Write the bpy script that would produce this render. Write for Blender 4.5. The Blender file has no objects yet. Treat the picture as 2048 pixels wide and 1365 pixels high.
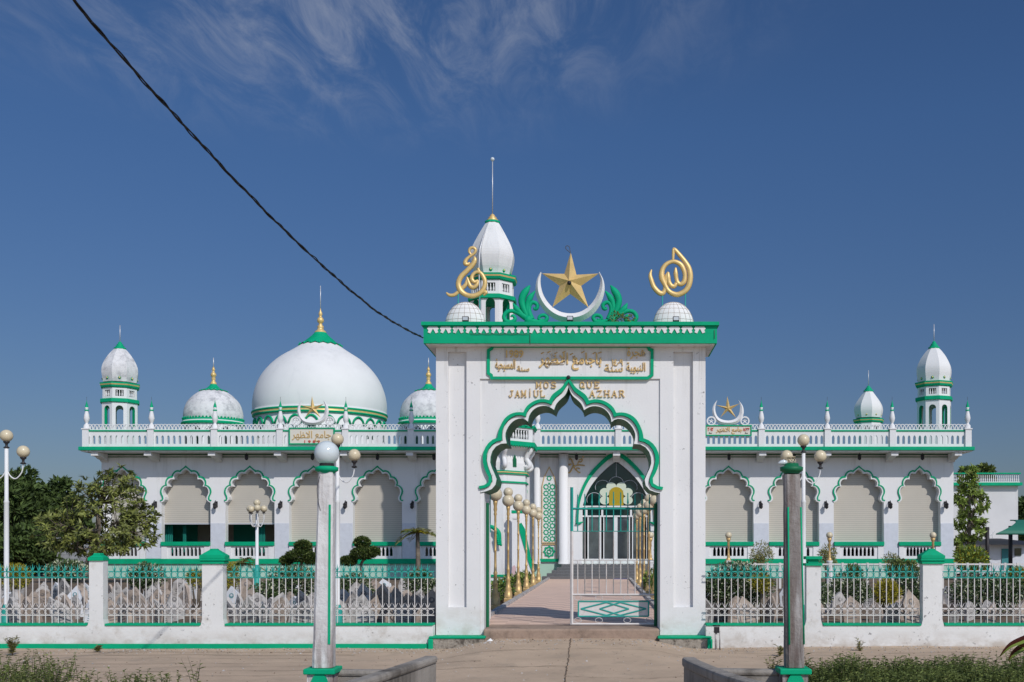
import bpy, math, random
from mathutils import Vector, Matrix, noise
from mathutils.geometry import tessellate_polygon
S = bpy.context.scene
C = S.collection
F = 2150.0; CX = 1200.0; CYP = 1094.0; EYE = 1.6
PI = math.pi
def X(px, Y): return (px-CX)*Y/F
def Z(py, Y): return EYE+(CYP-py)*Y/F
def P(px, py, Y): return Vector((X(px, Y), Y, Z(py, Y)))
rnd = random.Random(7)

# ------------------------------------------------------------------ mesh builder
class MB:
    def __init__(s): s.v = []; s.f = []; s.m = []; s.sm = []
    def add(s, vs, fs, mi=0, smooth=False):
        b = len(s.v); s.v.extend([tuple(p) for p in vs])
        for f in fs:
            s.f.append([i+b for i in f]); s.m.append(mi); s.sm.append(smooth)
    def box(s, x0, x1, y0, y1, z0, z1, mi=0):
        if x0 > x1: x0, x1 = x1, x0
        vs = [(x0,y0,z0),(x1,y0,z0),(x1,y1,z0),(x0,y1,z0),(x0,y0,z1),(x1,y0,z1),(x1,y1,z1),(x0,y1,z1)]
        s.add(vs, [(0,1,5,4),(1,2,6,5),(2,3,7,6),(3,0,4,7),(4,5,6,7),(3,2,1,0)], mi)
    def frustum(s, cx, cy, z0, z1, a0, b0, a1, b1, mi=0):
        vs = [(cx-a0,cy-b0,z0),(cx+a0,cy-b0,z0),(cx+a0,cy+b0,z0),(cx-a0,cy+b0,z0),
              (cx-a1,cy-b1,z1),(cx+a1,cy-b1,z1),(cx+a1,cy+b1,z1),(cx-a1,cy+b1,z1)]
        s.add(vs, [(0,1,5,4),(1,2,6,5),(2,3,7,6),(3,0,4,7),(4,5,6,7),(3,2,1,0)], mi)
    def prism(s, pts, y0, y1, mi=0, holes=None, side_mi=None):
        """polygon in XZ (list of (x,z)), extruded from y0 (front) to y1 (back)"""
        loops = [pts]+(holes or [])
        flat = [p for l in loops for p in l]
        tri = tessellate_polygon([[Vector((p[0], p[1], 0)) for p in l] for l in loops])
        n = len(flat)
        vs = [(p[0], y0, p[1]) for p in flat]+[(p[0], y1, p[1]) for p in flat]
        fr = []
        for t in tri:
            a, b, c = [Vector(flat[i]) for i in t]
            cr = (b-a).x*(c-a).y-(b-a).y*(c-a).x
            if abs(cr) < 1e-12: continue
            t = tuple(t) if cr > 0 else (t[0], t[2], t[1])
            fr.append(t)
        s.add(vs, fr+[(t[0]+n, t[2]+n, t[1]+n) for t in fr], mi)
        b0 = 0; sd = []
        for l in loops:
            ar = sum(l[i][0]*l[(i+1) % len(l)][1]-l[(i+1) % len(l)][0]*l[i][1] for i in range(len(l)))
            for i in range(len(l)):
                a, b = b0+i, b0+(i+1) % len(l)
                q = (a, a+n, b+n, b)
                if (ar < 0) != (l is not loops[0]): q = q[::-1]
                sd.append(q)
            b0 += len(l)
        b = len(s.v)-2*n
        for q in sd:
            s.f.append([i+b for i in q]); s.m.append(mi if side_mi is None else side_mi); s.sm.append(False)
    def lathe(s, cx, cy, prof, n=24, mi=0, smooth=True, ph=0.0, caps=True, sy=1.0):
        vs = []; fs = []
        for r, z in prof:
            for k in range(n):
                a = ph+2*PI*k/n
                vs.append((cx+r*math.sin(a), cy-r*sy*math.cos(a), z))
        for j in range(len(prof)-1):
            for k in range(n):
                a = j*n+k; b = j*n+(k+1) % n
                fs.append((a, b, b+n, a+n))
        if prof[0][1] > prof[-1][1]: fs = [f[::-1] for f in fs]
        s.add(vs, fs, mi, smooth)
        if caps:
            b = len(s.v)-len(vs)
            for j in (0, len(prof)-1):
                if prof[j][0] > 1e-4:
                    s.f.append([b+j*n+k for k in range(n)]); s.m.append(mi); s.sm.append(False)
    def sphere(s, c, r, n=20, mi=0, sq=1.0):
        pr = [(r*math.sin(PI*i/(n//2)), c[2]-r*sq*math.cos(PI*i/(n//2))) for i in range(n//2+1)]
        s.lathe(c[0], c[1], pr, n, mi, True, caps=False)
    def tube(s, pts, rad, n=8, mi=0, smooth=True, flat=1.0, closed=False):
        """tube through pts; flat scales thickness along Y"""
        pts = [Vector(p) for p in pts]; m = len(pts)
        if not hasattr(rad, '__len__'): rad = [rad]*m
        vs = []; fs = []
        up = None
        for i in range(m):
            t = (pts[min(i+1, m-1)]-pts[max(i-1, 0)])
            if t.length < 1e-9: t = Vector((0, 0, 1))
            t.normalize()
            if up is None:
                up = Vector((0, 1, 0)) if abs(t.y) < .9 else Vector((0, 0, 1))
            a = t.cross(up)
            if a.length < 1e-6: a = t.cross(Vector((1, 0, 0)))
            a.normalize(); b = a.cross(t); up = b
            for k in range(n):
                an = 2*PI*k/n
                vs.append(pts[i]+a*(math.cos(an)*rad[i])+b*(math.sin(an)*rad[i]*flat))
        for i in range(m-1):
            for k in range(n):
                p = i*n+k; q = i*n+(k+1) % n
                fs.append((p, p+n, q+n, q))
        fs.append(tuple(range(n))); fs.append(tuple((m-1)*n+k for k in range(n))[::-1])
        s.add(vs, fs, mi, smooth)
    def bar(s, a, b, r, n=4, mi=0): s.tube([a, b], r, n, mi, smooth=(n > 5))
    def leaf(s, c, L, W, d, nrm, mi=0, bend=.15):
        d = d.normalized(); side = d.cross(nrm)
        if side.length < 1e-4: side = d.cross(Vector((.3, .5, .8)))
        side.normalize(); up = side.cross(d)
        a = c; b = c+d*L*.45+side*W*.5+up*L*bend*.5; e = c+d*L*.45-side*W*.5+up*L*bend*.5; t = c+d*L-up*L*bend
        s.add([a, b, t, e], [(0, 1, 2, 3)], mi)
    def build(s, name, mats, parent=None, bevel=0):
        me = bpy.data.meshes.new(name)
        off = Vector((0, 0, 0))
        if parent is not None:
            p = parent
            while p is not None: off += Vector(p.location); p = p.parent
        vs = [(a-off.x, b-off.y, c-off.z) for a, b, c in s.v] if off.length > 0 else s.v
        me.from_pydata(vs, [], s.f)
        if not isinstance(mats, (list, tuple)): mats = [mats]
        for m in mats: me.materials.append(m)
        me.polygons.foreach_set('material_index', s.m)
        me.polygons.foreach_set('use_smooth', s.sm)
        me.update(); me.validate()
        o = bpy.data.objects.new(name, me); C.objects.link(o)
        if parent is not None: o.parent = parent
        if bevel:
            b = o.modifiers.new('b', 'BEVEL'); b.width = bevel; b.segments = 2; b.limit_method = 'ANGLE'
        return o
def root(name, loc, label=None, cat=None, group=None, kind=None):
    o = bpy.data.objects.new(name, None); C.objects.link(o); o.location = loc
    return tag(o, label, cat, group, kind)
def tag(o, label=None, cat=None, group=None, kind=None):
    if label: o['label'] = label
    if cat: o['category'] = cat
    if group: o['group'] = group
    if kind: o['kind'] = kind
    return o
def copy_tree(o, parent=None):
    c = o.copy(); C.objects.link(c); c.parent = parent
    for ch in [x for x in bpy.data.objects if x.parent is o]: copy_tree(ch, c)
    return c
def cr(pts, n=6):
    """catmull-rom through points (any dim tuples)"""
    out = []; m = len(pts)
    for i in range(m-1):
        p0 = pts[max(i-1, 0)]; p1 = pts[i]; p2 = pts[i+1]; p3 = pts[min(i+2, m-1)]
        for k in range(n):
            t = k/n
            out.append(tuple(.5*(2*b+(c-a)*t+(2*a-5*b+4*c-d)*t*t+(3*b-a-3*c+d)*t*t*t) for a, b, c, d in zip(p0, p1, p2, p3)))
    out.append(tuple(pts[-1])); return out
def resample(pts, n):
    L = [0]
    for a, b in zip(pts, pts[1:]): L.append(L[-1]+math.dist(a, b))
    out = []; j = 0
    for i in range(n+1):
        t = L[-1]*i/n
        while j < len(L)-2 and L[j+1] < t: j += 1
        u = (t-L[j])/max(1e-9, L[j+1]-L[j])
        out.append(tuple(a+(b-a)*u for a, b in zip(pts[j], pts[j+1])))
    return out

# ------------------------------------------------------------------ materials
def lin(r, g, b):
    f = lambda c: ((c/255)/12.92 if c/255 <= .04045 else ((c/255+.055)/1.055)**2.4)
    return (f(r), f(g), f(b), 1)
def mat(name, col, rough=.7, metal=0, var=.0, vscale=3.0, stain=None, samt=.0, sscale=1.5, bump=.0, bscale=40, spec=.3, island=0, streak=False, transl=0, speck=None, spk=.0, spscale=30, coat=0):
    m = bpy.data.materials.new(name); m.use_nodes = True
    nt = m.node_tree; N = nt.nodes; L = nt.links
    b = N['Principled BSDF']; b.inputs['Roughness'].default_value = rough; b.inputs['Metallic'].default_value = metal
    b.inputs['Specular IOR Level'].default_value = spec
    if coat: b.inputs['Coat Weight'].default_value = coat; b.inputs['Coat Roughness'].default_value = .1
    if len(col) == 3: col = (*col, 1)
    geo = N.new('ShaderNodeNewGeometry')
    cur = None
    def mix(fac, a, bcol, blend='MIX'):
        x = N.new('ShaderNodeMix'); x.data_type = 'RGBA'; x.blend_type = blend
        if hasattr(fac, 'type'): L.new(fac, x.inputs[0])
        else: x.inputs[0].default_value = fac
        for i, v in ((6, a), (7, bcol)):
            if hasattr(v, 'type'): L.new(v, x.inputs[i])
            else: x.inputs[i].default_value = v
        return x.outputs[2]
    def nz(scale, detail=5, rough_=.6, vec=None):
        t = N.new('ShaderNodeTexNoise'); t.inputs['Scale'].default_value = scale; t.inputs['Detail'].default_value = detail; t.inputs['Roughness'].default_value = rough_
        L.new(vec if vec is not None else geo.outputs['Position'], t.inputs['Vector']); return t.outputs['Fac']
    def ramp(f, a, c):
        r = N.new('ShaderNodeMapRange'); r.inputs[1].default_value = a; r.inputs[2].default_value = c; L.new(f, r.inputs[0]); return r.outputs[0]
    cur = col
    if var:
        lo = tuple(c*(1-var) for c in col[:3])+(1,); hi = tuple(min(1, c*(1+var)) for c in col[:3])+(1,)
        cur = mix(ramp(nz(vscale), .3, .7), lo, hi)
    if island:
        lo = tuple(c*(1-island) for c in col[:3])+(1,); hi = (min(1, col[0]*(1+island*1.3)), min(1, col[1]*(1+island)), col[2]*(1+island*.5), 1)
        cur = mix(geo.outputs['Random Per Island'], lo, hi)
        if var: cur = mix(ramp(nz(vscale), .35, .65), cur, tuple(c*.45 for c in col[:3])+(1,), 'MIX') if var < 0 else cur
    if stain is not None:
        vec = None
        if streak:
            mp = N.new('ShaderNodeMapping'); mp.inputs['Scale'].default_value = (1, 1, .12); L.new(geo.outputs['Position'], mp.inputs[0]); vec = mp.outputs[0]
        f = nz(sscale, 8, .7, vec)
        cur = mix(ramp(f, 1-.5*samt-.15, 1.0-.5*samt+.0) if False else ramp(f, .62-.25*samt, .85-.25*samt), cur, (*stain[:3], 1))
    if speck is not None:
        f = nz(spscale, 3, .5); g = nz(spscale*.13, 3, .5)
        mm = N.new('ShaderNodeMath'); mm.operation = 'MULTIPLY'
        L.new(ramp(f, .66-.1*spk, .72-.1*spk), mm.inputs[0]); L.new(ramp(g, .5, .7), mm.inputs[1])
        cur = mix(mm.outputs[0], cur, (*speck[:3], 1))
    if hasattr(cur, 'type'): L.new(cur, b.inputs['Base Color'])
    else: b.inputs['Base Color'].default_value = cur
    if bump:
        bp = N.new('ShaderNodeBump'); bp.inputs['Strength'].default_value = bump; bp.inputs['Distance'].default_value = .02
        L.new(nz(bscale, 6), bp.inputs['Height']); L.new(bp.outputs[0], b.inputs['Normal'])
    if transl:
        tr = N.new('ShaderNodeBsdfTranslucent'); ms = N.new('ShaderNodeMixShader'); ms.inputs[0].default_value = transl
        if hasattr(cur, 'type'): L.new(cur, tr.inputs[0])
        else: tr.inputs[0].default_value = cur
        L.new(b.outputs[0], ms.inputs[1]); L.new(tr.outputs[0], ms.inputs[2]); L.new(ms.outputs[0], N['Material Output'].inputs[0])
    return m
M = {}
M['white'] = mat('white_paint', (.74, .735, .74), .75, var=.04, vscale=.8, stain=(.46, .44, .41), samt=.14, sscale=1.2, streak=True, bump=.1, bscale=25, speck=(.3, .3, .3), spk=.0, spscale=22)
M['whiteb'] = mat('white_building_paint', (.76, .75, .755), .8, var=.03, vscale=.5, stain=(.5, .49, .47), samt=.0, sscale=.9, streak=True, bump=.1, bscale=20)
M['dirtywhite'] = mat('weathered_white_dome', (.68, .67, .675), .8, var=.1, vscale=2, stain=(.36, .36, .38), samt=.6, sscale=3.2, bump=.2, bscale=12)
M['domewhite'] = mat('white_dome_paint', (.72, .715, .71), .7, var=.04, vscale=.7, stain=(.5, .52, .53), samt=.15, sscale=.7, streak=True)
M['gate'] = mat('gate_white_paint', (.725, .715, .715), .75, var=.04, vscale=.9, stain=(.5, .48, .45), samt=.16, sscale=1.4, streak=True, bump=.12, bscale=30, speck=(.2, .2, .2), spk=.1, spscale=26)
M['wall'] = mat('low_wall_paint', (.70, .69, .675), .85, var=.06, vscale=1.2, stain=(.42, .37, .31), samt=.25, sscale=2.2, bump=.15, bscale=18, speck=(.15, .15, .15), spk=.25, spscale=16)
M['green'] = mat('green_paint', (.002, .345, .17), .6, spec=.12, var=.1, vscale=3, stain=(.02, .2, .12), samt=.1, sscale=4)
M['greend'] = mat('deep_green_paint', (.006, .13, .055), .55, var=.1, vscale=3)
M['teal'] = mat('teal_paint', (.03, .33, .28), .5, var=.15, vscale=6)
M['mint'] = mat('pale_mint_paint', (.42, .6, .5), .8, var=.06, vscale=1)
M['gold'] = mat('gold_paint', (.72, .50, .20), .42, metal=.25, var=.12, vscale=7, spec=.5)
M['goldb'] = mat('gold_lamp_metal', (.58, .39, .17), .45, metal=.4, var=.2, vscale=9)
M['goldl'] = mat('gold_lettering', (.64, .44, .19), .5, metal=.25, var=.25, vscale=25)
M['shutter'] = mat('roller_shutter', (.52, .48, .42), .6, var=.03, vscale=1)
M['marble'] = mat('grey_marble', (.60, .62, .68), .35, var=.06, vscale=5, stain=(.45, .47, .52), samt=.2, sscale=6)
M['dark'] = mat('dark_metal', (.025, .022, .025), .5)
M['inside'] = mat('interior_wall', (.25, .28, .26), .9)
M['curtain'] = mat('green_curtain', (.01, .2, .16), .8)
M['glass'] = mat('dark_glass', (.004, .022, .02), .05, spec=.35, var=.3, vscale=1.5)
M['globe'] = mat('cream_globe', (.62, .53, .37), .3, spec=.45, var=.06, vscale=6)
M['milk'] = mat('milky_globe', (.74, .80, .82), .12, spec=.6, transl=.2)
M['ground'] = mat('dirt_concrete', (.45, .34, .245), .95, var=.18, vscale=.9, stain=(.30, .23, .17), samt=.3, sscale=1.6, bump=.6, bscale=9, speck=(.1, .09, .07), spk=.2, spscale=9)
M['apron'] = mat('concrete_apron', (.49, .365, .26), .9, var=.12, vscale=1.3, stain=(.34, .265, .20), samt=.32, sscale=1.5, bump=.35, bscale=14, speck=(.14, .12, .1), spk=.1, spscale=12)
M['earth'] = mat('cemetery_earth', (.16, .115, .08), .95, var=.3, vscale=1.4, bump=.8, bscale=6)
M['rough'] = mat('rough_stone', (.42, .37, .31), .95, var=.35, vscale=9, stain=(.10, .085, .07), samt=.8, sscale=9, bump=1.0, bscale=22)
M['conc'] = mat('weathered_concrete', (.30, .27, .24), .9, var=.2, vscale=2, stain=(.07, .06, .05), samt=.55, sscale=2.4, streak=True, bump=.5, bscale=20)
M['postw'] = mat('peeling_white_post', (.66, .64, .63), .85, var=.1, vscale=3, stain=(.24, .18, .165), samt=.45, sscale=5, streak=True, bump=.5, bscale=24)
M['postg'] = mat('grey_weathered_post', (.36, .34, .33), .9, var=.2, vscale=3, stain=(.15, .115, .10), samt=.75, sscale=6, streak=True, bump=.6, bscale=24)
M['stone1'] = mat('pinkish_gravestone', (.40, .325, .27), .9, var=.35, vscale=3, stain=(.16, .13, .11), samt=.45, sscale=5, bump=.5, bscale=25)
M['stone2'] = mat('grey_gravestone', (.46, .435, .415), .9, var=.3, vscale=4, stain=(.15, .13, .12), samt=.5, sscale=5, bump=.5, bscale=25)
M['stone3'] = mat('white_gravestone', (.62, .63, .66), .8, var=.12, vscale=4, stain=(.35, .34, .33), samt=.35, sscale=6)
M['steps'] = mat('granite_steps', (.13, .13, .135), .6, var=.15, vscale=20, speck=(.35, .35, .35), spk=.2, spscale=40)
M['bark'] = mat('bark', (.17, .14, .11), .95, var=.3, vscale=8, bump=.8, bscale=30)
M['leafd'] = mat('dark_tree_leaf', (.065, .11, .035), .65, island=.6, transl=.15)
M['leafp'] = mat('frangipani_leaf', (.15, .185, .055), .5, island=.65, transl=.2)
M['leafr'] = mat('broad_green_leaf', (.19, .28, .07), .5, island=.6, transl=.2)
M['leafv'] = mat('variegated_leaf', (.05, .095, .032), .6, island=.5, transl=.1)
M['leafw'] = mat('cream_leaf_edge', (.46, .50, .38), .6, island=.3)
M['leaft'] = mat('topiary_leaf', (.035, .065, .012), .6, island=.5, transl=.1)
M['leafy'] = mat('yellow_leaf', (.30, .28, .025), .6, island=.5, transl=.1)
M['leafb'] = mat('pale_bush_leaf', (.24, .25, .10), .6, island=.45, transl=.1)
M['leafs'] = mat('scrub_leaf', (.14, .19, .065), .6, island=.6, transl=.25)
M['leafred'] = mat('red_leaf', (.07, .012, .014), .4, island=.3)
M['flower'] = mat('white_flower', (.8, .78, .7), .6)
M['orange'] = mat('orange_flower', (.7, .22, .03), .6)
M['cable'] = mat('black_cable', (.012, .012, .013), .5)
M['wire'] = mat('grey_wire', (.08, .08, .09), .6)
M['rod'] = mat('pale_metal_rod', (.6, .6, .62), .4, metal=.4)
M['awning'] = mat('green_awning', (.025, .16, .11), .6)
M['door'] = mat('teal_door', (.05, .22, .24), .6)
M['signbg'] = mat('cream_sign', (.68, .64, .56), .7)
M['red'] = mat('red_digits', (.6, .06, .04), .6)
M['blue'] = mat('blue_sign', (.03, .05, .30), .6)
M['pink'] = mat('pink_board', (.55, .38, .38), .8, var=.1)
M['corr'] = mat('corrugated_sheet', (.30, .31, .33), .6, var=.15, vscale=3)
M['pane'] = mat('reflecting_pane', (.10, .12, .14), .06, metal=.55, var=.3, vscale=2)
M['stepc'] = mat('stained_step', (.36, .26, .20), .95, var=.2, vscale=2.5, stain=(.15, .11, .085), samt=.6, sscale=2.5, bump=.5, bscale=18)
M['annexe'] = mat('annexe_paint', (.62, .62, .63), .85, var=.06, vscale=.7, stain=(.4, .4, .4), samt=.3, sscale=1, streak=True)
M['petal'] = mat('pale_glass_petal', (.62, .68, .55), .3)
M['yglass'] = mat('yellow_glass', (.42, .30, .02), .25)
M['yrail'] = mat('white_rail_paint', (.66, .62, .60), .6, var=.08, vscale=8, stain=(.4, .25, .18), samt=.12, sscale=12)
M['globegrid'] = mat('gate_globe_white', (.76, .75, .74), .8)
M['trash'] = mat('white_plastic', (.8, .8, .8), .5)
def grime(m, z0, z1, col, amt, scale=(2, 2, 2), a=.45, b=.7):
    """dirt that runs down (or splashes up) between two heights, z0 = full, z1 = none"""
    nt = m.node_tree; N = nt.nodes; L = nt.links; bs = N['Principled BSDF']
    geo = [n for n in N if n.bl_idname == 'ShaderNodeNewGeometry'][0]
    sp = N.new('ShaderNodeSeparateXYZ'); L.new(geo.outputs['Position'], sp.inputs[0])
    r = N.new('ShaderNodeMapRange'); r.inputs[1].default_value = z1; r.inputs[2].default_value = z0; L.new(sp.outputs['Z'], r.inputs[0])
    mp = N.new('ShaderNodeMapping'); mp.inputs['Scale'].default_value = scale; L.new(geo.outputs['Position'], mp.inputs[0])
    t = N.new('ShaderNodeTexNoise'); t.inputs['Scale'].default_value = 1; t.inputs['Detail'].default_value = 7; t.inputs['Roughness'].default_value = .65; L.new(mp.outputs[0], t.inputs['Vector'])
    q = N.new('ShaderNodeMapRange'); q.inputs[1].default_value = a; q.inputs[2].default_value = b; L.new(t.outputs['Fac'], q.inputs[0])
    x = N.new('ShaderNodeMath'); x.operation = 'MULTIPLY'; L.new(r.outputs[0], x.inputs[0]); L.new(q.outputs[0], x.inputs[1])
    y = N.new('ShaderNodeMath'); y.operation = 'MULTIPLY'; y.inputs[1].default_value = amt; L.new(x.outputs[0], y.inputs[0])
    mx = N.new('ShaderNodeMix'); mx.data_type = 'RGBA'; mx.inputs[7].default_value = (*col, 1); L.new(y.outputs[0], mx.inputs[0])
    L.new(bs.inputs['Base Color'].links[0].from_socket, mx.inputs[6]); L.new(mx.outputs[2], bs.inputs['Base Color'])
grime(M['wall'], .02, .30, (.36, .29, .22), .75, (3, 3, 5), .38, .62)
grime(M['gate'], .15, .75, (.44, .38, .30), .7, (3, 3, 4), .42, .66)
grime(M['postw'], .65, 1.15, (.22, .15, .13), .8, (14, 14, 2.5), .40, .56)
grime(M['postg'], .6, 2.4, (.10, .065, .055), .8, (16, 16, 1.6), .42, .58)
grime(M['gate'], 4.7, 3.9, (.38, .36, .34), .55, (9, 9, .35), .56, .68)
grime(M['whiteb'], 5.7, 4.6, (.42, .40, .38), .55, (4, 4, .3), .52, .68)
grime(M['domewhite'], 13.2, 9.8, (.45, .45, .45), .55, (3.2, 3.2, .25), .52, .70)
grime(M['dirtywhite'], 11, 7.4, (.34, .34, .35), .5, (5, 5, .5), .5, .68)
# shutter slats: seams as a wave bump + darker seam colour
def slat_nodes(m, pitch, amt=.5):
    nt = m.node_tree; N = nt.nodes; L = nt.links; b = N['Principled BSDF']
    geo = [n for n in N if n.bl_idname == 'ShaderNodeNewGeometry'][0]
    sp = N.new('ShaderNodeSeparateXYZ'); L.new(geo.outputs['Position'], sp.inputs[0])
    md = N.new('ShaderNodeMath'); md.operation = 'DIVIDE'; md.inputs[1].default_value = pitch; L.new(sp.outputs['Z'], md.inputs[0])
    fr = N.new('ShaderNodeMath'); fr.operation = 'FRACT'; L.new(md.outputs[0], fr.inputs[0])
    lt = N.new('ShaderNodeMath'); lt.operation = 'LESS_THAN'; lt.inputs[1].default_value = .22; L.new(fr.outputs[0], lt.inputs[0])
    mx = N.new('ShaderNodeMix'); mx.data_type = 'RGBA'; mx.blend_type = 'MULTIPLY'; mx.inputs[7].default_value = (amt, amt, amt, 1)
    L.new(lt.outputs[0], mx.inputs[0])
    old = b.inputs['Base Color'].links
    if old: L.new(old[0].from_socket, mx.inputs[6])
    else: mx.inputs[6].default_value = b.inputs['Base Color'].default_value
    L.new(mx.outputs[2], b.inputs['Base Color'])
slat_nodes(M['shutter'], .087, .72)
# walkway tiles
def tile_mat():
    m = mat('walk_tiles', (.78, .56, .44), .7, var=.06, vscale=2, stain=(.55, .40, .31), samt=.15, sscale=1.5, bump=.15, bscale=30)
    nt = m.node_tree; N = nt.nodes; L = nt.links; b = N['Principled BSDF']
    geo = [n for n in N if n.bl_idname == 'ShaderNodeNewGeometry'][0]
    br = N.new('ShaderNodeTexChecker'); br.inputs['Scale'].default_value = 2.5
    br.inputs['Color1'].default_value = (1, 1, 1, 1); br.inputs['Color2'].default_value = (.84, .82, .82, 1)
    mp = N.new('ShaderNodeMapping'); mp.inputs['Location'].default_value = (0, 0, .31); L.new(geo.outputs['Position'], mp.inputs[0]); L.new(mp.outputs[0], br.inputs['Vector'])
    mx = N.new('ShaderNodeMix'); mx.data_type = 'RGBA'; mx.blend_type = 'MULTIPLY'; mx.inputs[0].default_value = 1
    L.new(b.inputs['Base Color'].links[0].from_socket, mx.inputs[6]); L.new(br.outputs[0], mx.inputs[7]); L.new(mx.outputs[2], b.inputs['Base Color'])
    return m
M['tiles'] = tile_mat()

# ------------------------------------------------------------------ camera, sun, sky
cam = bpy.data.cameras.new('camera'); co = bpy.data.objects.new('camera', cam); C.objects.link(co)
co.location = (0, 0, EYE); co.rotation_euler = (PI/2, 0, 0)
cam.sensor_width = 36; cam.lens = 36*F/2048; cam.shift_x = -(CX-1024)/2048; cam.shift_y = (CYP-682.5)/2048
cam.clip_end = 5000; cam.clip_start = .05
S.camera = co
LIGHT = Vector((-.62, 1, -.95)).normalized()
sl = bpy.data.lights.new('sun', 'SUN'); so = bpy.data.objects.new('sun', sl); C.objects.link(so)
sl.energy = 2.8; sl.angle = math.radians(.53); sl.color = (1, .965, .91)
so.rotation_euler = LIGHT.to_track_quat('-Z', 'Y').to_euler(); so.location = (20, -20, 30)
W = bpy.data.worlds.new('World'); S.world = W; W.use_nodes = True
def world():
    nt = W.node_tree; N = nt.nodes; L = nt.links; bg = N['Background']
    sky = N.new('ShaderNodeTexSky'); sky.sky_type = 'NISHITA'; sky.sun_disc = False
    el = math.asin(-LIGHT.z); sky.sun_elevation = el; sky.sun_rotation = math.atan2(-LIGHT.x, -LIGHT.y)
    sky.air_density = 1.0; sky.dust_density = .6; sky.ozone_density = 2.5
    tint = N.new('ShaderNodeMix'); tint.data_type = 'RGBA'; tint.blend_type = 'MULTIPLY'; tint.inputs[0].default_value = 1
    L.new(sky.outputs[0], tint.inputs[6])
    tc = N.new('ShaderNodeTexCoord'); sp = N.new('ShaderNodeSeparateXYZ'); L.new(tc.outputs['Generated'], sp.inputs[0])
    # deeper blue away from the sun; unseen half behind camera brightened as shadow fill
    def cmix(f, a, b_):
        x = N.new('ShaderNodeMix'); x.data_type = 'RGBA'; L.new(f, x.inputs[0])
        for i, v in ((6, a), (7, b_)):
            if hasattr(v, 'type'): L.new(v, x.inputs[i])
            else: x.inputs[i].default_value = v
        return x.outputs[2]
    def mr0(f, a, b_):
        r = N.new('ShaderNodeMapRange'); r.inputs[1].default_value = a; r.inputs[2].default_value = b_; L.new(f, r.inputs[0]); return r.outputs[0]
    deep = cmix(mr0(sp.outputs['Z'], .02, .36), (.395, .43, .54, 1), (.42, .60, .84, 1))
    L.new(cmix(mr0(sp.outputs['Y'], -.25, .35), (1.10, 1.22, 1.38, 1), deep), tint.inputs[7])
    def math_(op, a, b=None, c=None):
        x = N.new('ShaderNodeMath'); x.operation = op
        for i, v in enumerate((a, b, c)):
            if v is None: continue
            if hasattr(v, 'type'): L.new(v, x.inputs[i])
            else: x.inputs[i].default_value = v
        return x.outputs[0]
    z = math_('MAXIMUM', sp.outputs['Z'], .03)
    u = math_('DIVIDE', sp.outputs['X'], z); v = math_('DIVIDE', sp.outputs['Y'], z)   # cirrus layer plane coordinates
    cb = N.new('ShaderNodeCombineXYZ'); L.new(u, cb.inputs[0]); L.new(v, cb.inputs[1])
    def noise_(vec, sc, det, ro, dist=0):
        t = N.new('ShaderNodeTexNoise'); t.inputs['Scale'].default_value = sc; t.inputs['Detail'].default_value = det; t.inputs['Roughness'].default_value = ro; t.inputs['Distortion'].default_value = dist
        L.new(vec, t.inputs['Vector']); return t.outputs['Fac']
    mp = N.new('ShaderNodeMapping'); mp.inputs['Rotation'].default_value = (0, 0, -.5); mp.inputs['Scale'].default_value = (3.4, 1.15, 1); mp.inputs['Location'].default_value = (1.7, .4, 0); L.new(cb.outputs[0], mp.inputs[0])
    wisps = noise_(mp.outputs[0], 2.4, 12, .66, .8)
    mp2 = N.new('ShaderNodeMapping'); mp2.inputs['Location'].default_value = (3.1, 1.2, 0); L.new(cb.outputs[0], mp2.inputs[0])
    big = noise_(mp2.outputs[0], 1.3, 4, .5, .3)
    def mr(f, a, b_, c=0, d=1):
        r = N.new('ShaderNodeMapRange'); r.interpolation_type = 'SMOOTHSTEP'; L.new(f, r.inputs[0]); r.inputs[1].default_value = a; r.inputs[2].default_value = b_; r.inputs[3].default_value = c; r.inputs[4].default_value = d; return r.outputs[0]
    # the cloud bank lies overhead-left on the cirrus plane
    du = math_('SUBTRACT', u, -.48); dv = math_('SUBTRACT', v, 1.75)
    dd = math_('SQRT', math_('ADD', math_('POWER', math_('MULTIPLY', du, 1.0), 2), math_('POWER', math_('MULTIPLY', dv, .95), 2)))
    bank = mr(dd, .25, 1.05, 1, 0)
    a = math_('MULTIPLY', mr(wisps, .36, .80), mr(big, .25, .62))
    a = math_('MULTIPLY', math_('MULTIPLY', a, bank), .54)
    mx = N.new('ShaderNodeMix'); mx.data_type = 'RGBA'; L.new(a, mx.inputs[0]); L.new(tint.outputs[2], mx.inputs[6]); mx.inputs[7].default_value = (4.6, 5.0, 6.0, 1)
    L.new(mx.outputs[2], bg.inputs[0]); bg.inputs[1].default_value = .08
world()
S.view_settings.view_transform = 'Standard'; S.view_settings.look = 'None'; S.view_settings.gamma = 1
S.view_settings.exposure = 0
S.cycles.max_bounces = 6; S.cycles.diffuse_bounces = 3; S.cycles.glossy_bounces = 3; S.cycles.transparent_max_bounces = 6
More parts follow.
